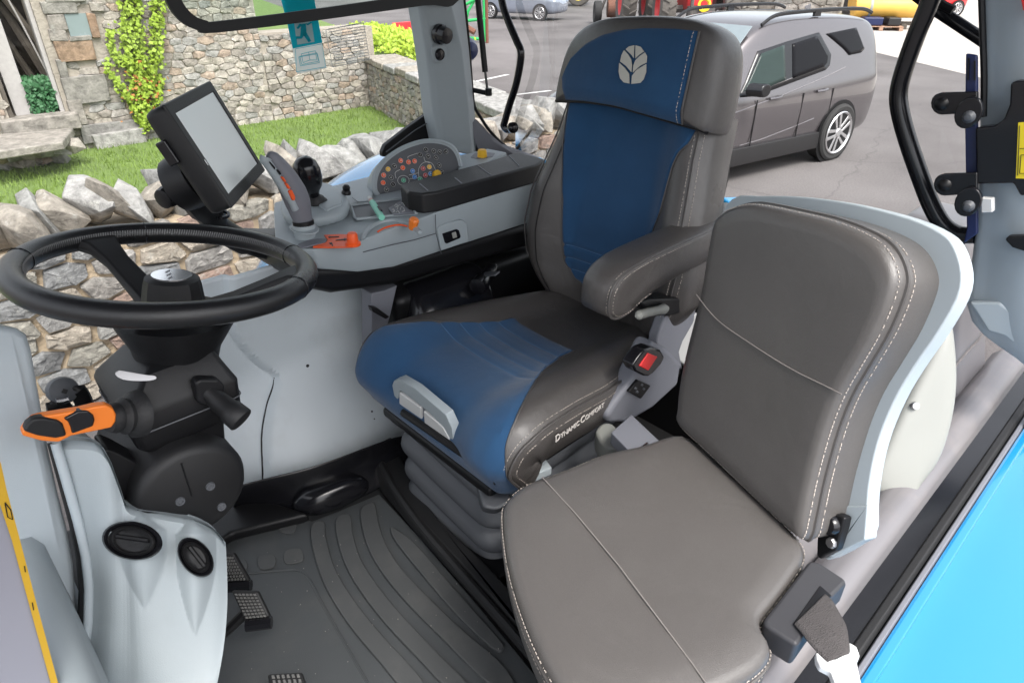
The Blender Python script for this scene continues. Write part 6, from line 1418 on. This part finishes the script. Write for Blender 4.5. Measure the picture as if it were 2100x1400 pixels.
# drum pivot
DC = W(397, 1008, Y=.865)
MB().lathe([(.001, .006), (.066, .006), (.076, .0), (.081, -.012), (.081, -.19), (.07, -.2)], DC, (0, -1, 0), 44).build('pivot_drum', M['black_soft'], sc_, smooth=40)
MB().tube([DC+V((-.005, -.0065, .062)), DC+V((-.005, -.0065, .0))], .0012, 6).build('drum_joint', M['black'], sc_)
for x, y in ((431, 996), (369, 1027), (454, 1038)):
    p = W(x, y, Y=.859); MB().lathe([(.001, .001), (.0035, .001), (.004, .003), (.0065, .003), (.007, 0)], p, (0, -1, 0), 14).build('screw', M['grey_dark'], sc_)
slab('column_bracket', [(212, 925), (222, 921), (245, 930), (300, 960), (310, 1050), (265, 1045), (243, 1036), (232, 1000)], (0, .05, 0), M['black'], sc_, Y=.90, bevel=.004)
MB().box((.06, 1.0, .38), (.10, .10, .26)).build('column_foot', M['black'], sc_, bevel=.02)
# right stalk
s0, s1 = W(425, 803, Y=.885), W(496, 862, Y=.835); sdv2 = (s1-s0); sl2 = sdv2.length; sdv2.normalize()
MB().lathe([(.013, -.02), (.0135, .0), (.0125, .01), (.015, .02), (.0165, sl2*.6), (.0185, sl2*.64), (.0195, sl2*.97), (.018, sl2), (.001, sl2+.001)], s0, sdv2, 22).build('wiper_stalk', M['black_soft'], sc_, smooth=40)
slab('stalk_boot', [(400, 785), (412, 778), (448, 779), (462, 790), (462, 830), (420, 833), (404, 825)], (0, .02, 0), M['black'], sc_, Y=.875, bevel=.006, seg=3)
for k in range(4):
    p = s0+sdv2*(.032+.006*k); MB().box(p+V((.004, -.0155, .003)), (.003, .001, .003), Frame((0, 0, 0), sdv2, (0, 0, 1))).build('stalk_mark', M['print'], sc_, smooth=0)
# shuttle lever on the left
l0, l1 = W(240, 855, Y=.875), W(70, 884, Y=.85); lf = Frame(l0, (l1-l0), (0, .25, 1)); LL = (l1-l0).length
def lsec(t, w_, h_, r_=.3): return [lf(LL*t, b, c) for b, c in rrect(h_, w_, min(w_, h_)*r_, 4)]
z12 = zo(30, 720, 6.3636)
LY = .845
slab('shuttle_lever', z12([(90, 1060), (165, 950), (250, 880), (370, 850), (860, 770), (1050, 722), (1200, 705), (1290, 750), (1330, 830), (1322, 920), (1270, 1000), (1130, 1030), (740, 1110), (580, 1190), (350, 1175), (110, 1110)]), (0, .014, 0), M['orange'], sc_, Y=LY, bevel=.005, seg=4)
slab('shuttle_grip', z12([(640, 880), (830, 785), (960, 780), (1035, 838), (1052, 900), (1030, 982), (752, 1082), (735, 1000), (700, 925)]), (0, .012, 0), M['black_gloss'], sc_, Y=LY-.003, bevel=.0025, seg=3)
slab('shuttle_cap', z12([(112, 1045), (155, 955), (245, 885), (370, 868), (560, 905), (635, 955), (688, 1108), (540, 1142), (300, 1108)]), (0, .014, 0), M['black_soft'], sc_, Y=LY-.004, bevel=.0035, seg=3)
MB().lathe([(.018, .012), (.021, .004), (.019, -.002), (.025, -.008), (.023, -.014), (.031, -.02), (.033, -.03)], l0, lf.u, 26).build('lever_boot', M['black_rubber'], sc_, smooth=50)
# small clamp gadget behind the lever
gd = thing('hose_clamp', 'black and silver clamp fitting behind the orange shuttle lever', 'clamp', tuple(W(150, 820, Y=1.1)))
z12 = zo(30, 720, 6.3636)
c_ = W(131, 800, Y=1.12)
MB().lathe([(.001, .004), (.012, .004), (.02, .002), (.022, -.004), (.022, -.02), (.018, -.026)], c_, (.1, -.9, .4), 24).build('knob', M['grey_dark'], gd, smooth=40)
MB().lathe([(.0001, .0015), (.005, .0015), (.005, 0)], c_+V((0, -.006, .001)), (.1, -.9, .4), 4).build('socket', M['black'], gd)
MB().tube(spline(trace(z12([(740, 530), (800, 500), (860, 570), (910, 680), (940, 760)]), Y=1.12), 4), [.008]*5+[.013]*12, 10, flat=.6).build('arm', M['black'], gd)
MB().tube(trace(z12([(540, 650), (620, 640), (700, 620)]), Y=1.10), .005, 8).build('bolt', M['chrome'], gd)
MB().tube(spline(trace(z12([(420, 760), (500, 740), (580, 690), (640, 740), (660, 770)]), Y=1.12), 4), .012, 10, flat=.6).build('strap', M['black'], gd)
sp2 = trace([(168, 905), (200, 885), (235, 892), (245, 905), (215, 908)], Y=1.0)

# ================================================================== FRONT POD AND LEFT PANELS
fp2 = thing('dash_pod', 'grey dashboard pod with two round black air vents', 'dashboard', (.05, .75, 0))
tops = [(95, 905), (150, 903), (205, 918), (240, 1000), (262, 1040), (330, 1052), (400, 1066), (440, 1085), (463, 1112)]
bots = [(120, 1460), (165, 1460), (205, 1460), (255, 1460), (295, 1460), (340, 1460), (385, 1460), (415, 1460), (432, 1460)]
tsx = spline([V((x, y, 0)) for x, y in tops], 4); bsx = spline([V((x, y, 0)) for x, y in bots], 4)
def bead_x(y): return interp([905, 980, 1060, 1130, 1200, 1280, 1360, 1460], [114, 136, 159, 176, 184, 182, 169, 147], y)
SCOOPS = ((292, 1128, 296, 1248, 50, .016), (402, 1150, 400, 1306, 42, .020))
def scoop(x, y):
    h = 0
    for x0, y0, x1, y1, w_, H in SCOOPS:
        s = (y-y0)/(y1-y0); c = lerp(x0, x1, max(0, min(1, s)))
        wv = w_*(1-max(0, s)**1.6) if s < 1 else 0
        if s < -.35: wv = w_*max(0, 1+(s+.35)/.3)
        if wv > 1:
            t = abs(x-c)/wv
            if t < 1: h += H*(1-t*t)**1.25*(1-max(0, s)) * (1 if s > -.35 else max(0, 1+(s+.35)/.3))
    return h
def pod(u, v):
    a = along(tsx, min(u, 1))[0]; b = along(bsx, min(u, 1))[0]
    x, y = lerp(a.x, b.x, v), lerp(a.y, b.y, v)
    x += 16*math.sin(v*math.pi)*u**3 + (bead_x(y)-lerp(tops[0][0], bots[0][0], v))*max(0, 1-u)**4
    Y = lerp(.925, .835, u) - lerp(.10, .16, u)*v - .02*math.sin(u*math.pi)
    Y -= scoop(x, y)
    return W(x, y, Y=Y)
def podx(u, v):
    if u <= 1: 
        p = pod(u, v)
        if v < .03: p = p+V((0, .02*(1-v/.03), -.004*(1-v/.03)))
        return p
    p = pod(1, v); q = (u-1)/.12; return p+V((-.04*q*q, .05*q, -.01*q))
MB().grid(podx, 150, 120, (0, 1.12), (0, 1)).build('shell', M['grey'], fp2)
tpb = [pod(k/20, 0) for k in range(21)]
MB().loft([[p for p in tpb], [p+V((-.01, .10, -.02)) for p in tpb]], closed=False, caps=False).build('top_return', M['grey'], fp2)
def podn(u, v):
    a = pod(min(1, u+.01), v)-pod(u-.01, v); c = pod(u, min(1, v+.01))-pod(u, max(0, v-.01)); n = a.cross(c).normalized(); return n if n.y < 0 else -n
for (x, y, rx, ry, tilt) in ((271, 1108, 60, 38, R(8)), (401, 1142, 44, 30, R(52))):
    u0, v0 = hit(pod, x, y); o = pod(u0, v0); n = podn(u0, v0)
    E = lambda s, lift: [WP(x+s*rx*math.cos(t)*math.cos(tilt)-s*ry*math.sin(t)*math.sin(tilt), y+s*rx*math.cos(t)*math.sin(tilt)+s*ry*math.sin(t)*math.cos(tilt), o+n*lift, n) for t in [2*math.pi*k/32 for k in range(32)]]
    vt = MB().loft([E(1.05, -.006), E(1.04, .009), E(.98, .012), E(.90, .009), E(.84, .003), E(.80, .002)], caps=False).build('air_vent', M['black_gloss'], fp2, smooth=50)
    MB().loft([E(.82, .001), E(.79, .006), E(.70, .009), E(.62, .006), E(.58, .003), E(.30, .002), E(.02, .003)], caps=False).build('vent_dial', M['black_soft'], vt, smooth=60)
    MB().tube([WP(x+dx*rx*math.cos(tilt)+.12*ry*math.sin(tilt), y+dx*rx*math.sin(tilt)-.12*ry*math.cos(tilt), o+n*.005, n) for dx in (-.56, -.2, .2, .56)], .003, 6).build('vent_blade', M['black'], vt)
lp2 = thing('front_pillar', 'pale grey front-left pillar panel with a rounded top corner', 'pillar', tuple(W(60, 1400, Y=.70)))
ed = [(-60, 668), (0, 672), (40, 678), (58, 690), (68, 720), (80, 790), (92, 860), (104, 930), (122, 1010), (142, 1090), (155, 1160), (160, 1230), (153, 1310), (135, 1390), (110, 1460), (-60, 1460)]
e3 = [W(x, y, Y=.938-.10*max(0, y-905)/550) for x, y in ed]; 
MB().loft([[p+V((-.02, .05, 0)) for p in e3], [p+V((0, .008, 0)) for p in e3], [p+V((-.006, 0, 0)) for p in e3]]).build('panel', M['grey_pale'], lp2, bevel=.006, seg=3)
ys_ = [908+k*23 for k in range(24)]
MB().tube([W(bead_x(y)-1, y, Y=.918-.105*(y-905)/550) for y in ys_], .0062, 10).build('door_frame_bead', M['grey_pale'], lp2)
MB().tube([W(bead_x(y)-13, y, Y=.924-.105*(y-905)/550) for y in ys_], [lerp(.003, .008, k/23) for k in range(24)], 8).build('frame_gap', M['black'], lp2)
dp = thing('door_edge', 'lilac grey door edge with a yellow warning strip', 'door', tuple(W(20, 1400, Y=.60)))
e4 = trace([(-80, 780), (-10, 915), (4, 960), (22, 1050), (60, 1205), (108, 1385), (128, 1460), (-80, 1460)], Y=.62)
MB().prism(e4, (0, .02, 0)).build('panel', mat('lilac_grey_paint', (.20, .20, .235), .35, var=.03), dp, bevel=.004)
ys = flat('warning_strip', [(-8, 925), (2, 950), (14, 1005), (42, 1110), (72, 1225), (118, 1395), (132, 1450), (118, 1450), (100, 1385), (60, 1240), (25, 1110), (-8, 1010)], mat('strip_yellow', (.42, .25, .012), .45, var=.06), dp, .6175)
for q in ([(10, 1030), (22, 1045), (26, 1065), (16, 1060), (10, 1030)], [(50, 1160), (52, 1172)], [(66, 1235), (69, 1250)]): MB().tube(trace(q, Y=.6165), .0004, 4).build('strip_print', M['black'], ys, smooth=0)
# front cowl under the windscreen keeps the floor closed at the front
MB().box((-.14, .98, .28), (.22, 1.1, .62)).build('cowl', M['grey'], fp2, bevel=.03)
# ================================================================== PEDALS
z11 = zo(430, 1080, 4.375)
M['stud'] = mat('worn_rubber_stud', (.16, .16, .155), .45, var=.2)
def pedal(label, quad, Z0, grid_, lip, tilt):
    t = thing('foot_pedal', label, 'pedal', tuple(W(*quad[0], Z=0)), 'foot pedals')
    q = [W(x, y, Z=Z0+dz) for (x, y), dz in zip(quad, tilt)]
    n = (q[1]-q[0]).cross(q[3]-q[0]).normalized(); n = n if n.z > 0 else -n
    MB().prism(q, -n*.012).build('plate', M['black_rubber'], t, bevel=.004, seg=2)
    nb = MB(); nu, nv = grid_
    for i in range(nu):
        for j in range(nv):
            u, v = (i+.5)/nu*.84+.08, (j+.5)/nv*.88+.05
            p = lerp(lerp(q[0], q[1], u), lerp(q[3], q[2], u), v); a = (q[1]-q[0])/nu*.27; b = (q[3]-q[0])/nv*.27
            nb.loft([[p-a-b, p+a-b, p+a+b, p-a+b], [p-a*.6-b*.6+n*.004, p+a*.6-b*.6+n*.004, p+a*.6+b*.6+n*.004, p-a*.6+b*.6+n*.004]])
    stuff(nb.build('grip_studs', M['stud'], t, smooth=0))
    if lip: MB().tube([q[3]+n*.002, q[2]+n*.002], .012, 8).build('heel_lip', M['black_gloss'], t)
    MB().tube([lerp(q[0], q[2], .5)-n*.012, lerp(q[0], q[2], .5)+V((-.06, .02, -.05)), lerp(q[0], q[2], .5)+V((-.12, .05, .02))], .011, 8).build('arm', M['black'], t)
    return t
pedal('upper of the two studded pedals, half hidden by the dash pod', z11([(75, 245), (215, 245), (375, 520), (170, 530)]), .10, (6, 9), True, (.07, .07, 0, 0))
pedal('lower of the two studded pedals, fully in view beside the dash pod', z11([(190, 575), (430, 580), (560, 850), (330, 880)]), .13, (6, 9), True, (.05, .05, 0, 0))
pedal('studded pedal cut off by the bottom edge of the picture', [(548, 1380), (620, 1376), (645, 1450), (560, 1450)], .14, (6, 6), False, (0, 0, 0, 0))
tag(MB().prism(trace(z11([(38, 158), (100, 108), (112, 158), (60, 168)]), Z=.18), (0, 0, -.01)).build('orange_clip', M['red_orange'], bevel=.002), 'small orange clip above the studded pedals', 'clip')
# ================================================================== CAB ROOF (above the picture, shades the cab)
rf = thing('cab_roof', 'cab roof over both seats, above the picture', 'cab roof', (.6, 1.0, 1.5))
MB().loft([[V((x, y, z)) for x, y in ((-.55+i, .02+i), (1.86-i, .02+i), (1.86-i, 1.98-i), (-.55+i, 1.98-i))] for z, i in ((1.56, .0), (1.65, .0), (1.74, .12))]).build('shell', M['sky_blue'], rf, bevel=.03)
MB().box((.65, 1.0, 1.545), (2.3, 1.86, .025)).build('headliner', M['grey_mid'], rf, bevel=.005)
# the near door, swung open on the hinge bracket of the rear pillar, just beyond the right edge of the picture
dr = thing('cab_door', 'open glass cab door hinged on the left rear pillar', 'door', (1.74, -.4, -.5))
do = spline([V((1.74, y, z)) for y, z in ((.06, .05), (.06, .8), (.04, 1.4), (-.1, 1.5), (-.8, 1.48), (-.93, 1.35), (-.98, .7), (-.9, .1), (-.7, -.35), (-.3, -.42), (.0, -.25))], 4, True)
MB().ring(do, .022, 10).build('frame', M['black_gloss'], dr)
MB().add(do, [tuple(range(len(do)))]).build('pane', M['glass'], dr, smooth=0)
MB().tube([V((1.70, -.85, .2)), V((1.66, -.85, .3)), V((1.66, -.85, .75)), V((1.70, -.85, .85))], .014, 10).build('grab_handle', M['black'], dr)
MB().box((1.72, -.86, -.05), (.05, .12, .16)).build('latch', M['black'], dr, bevel=.01)
print('objects', len(bpy.data.objects))
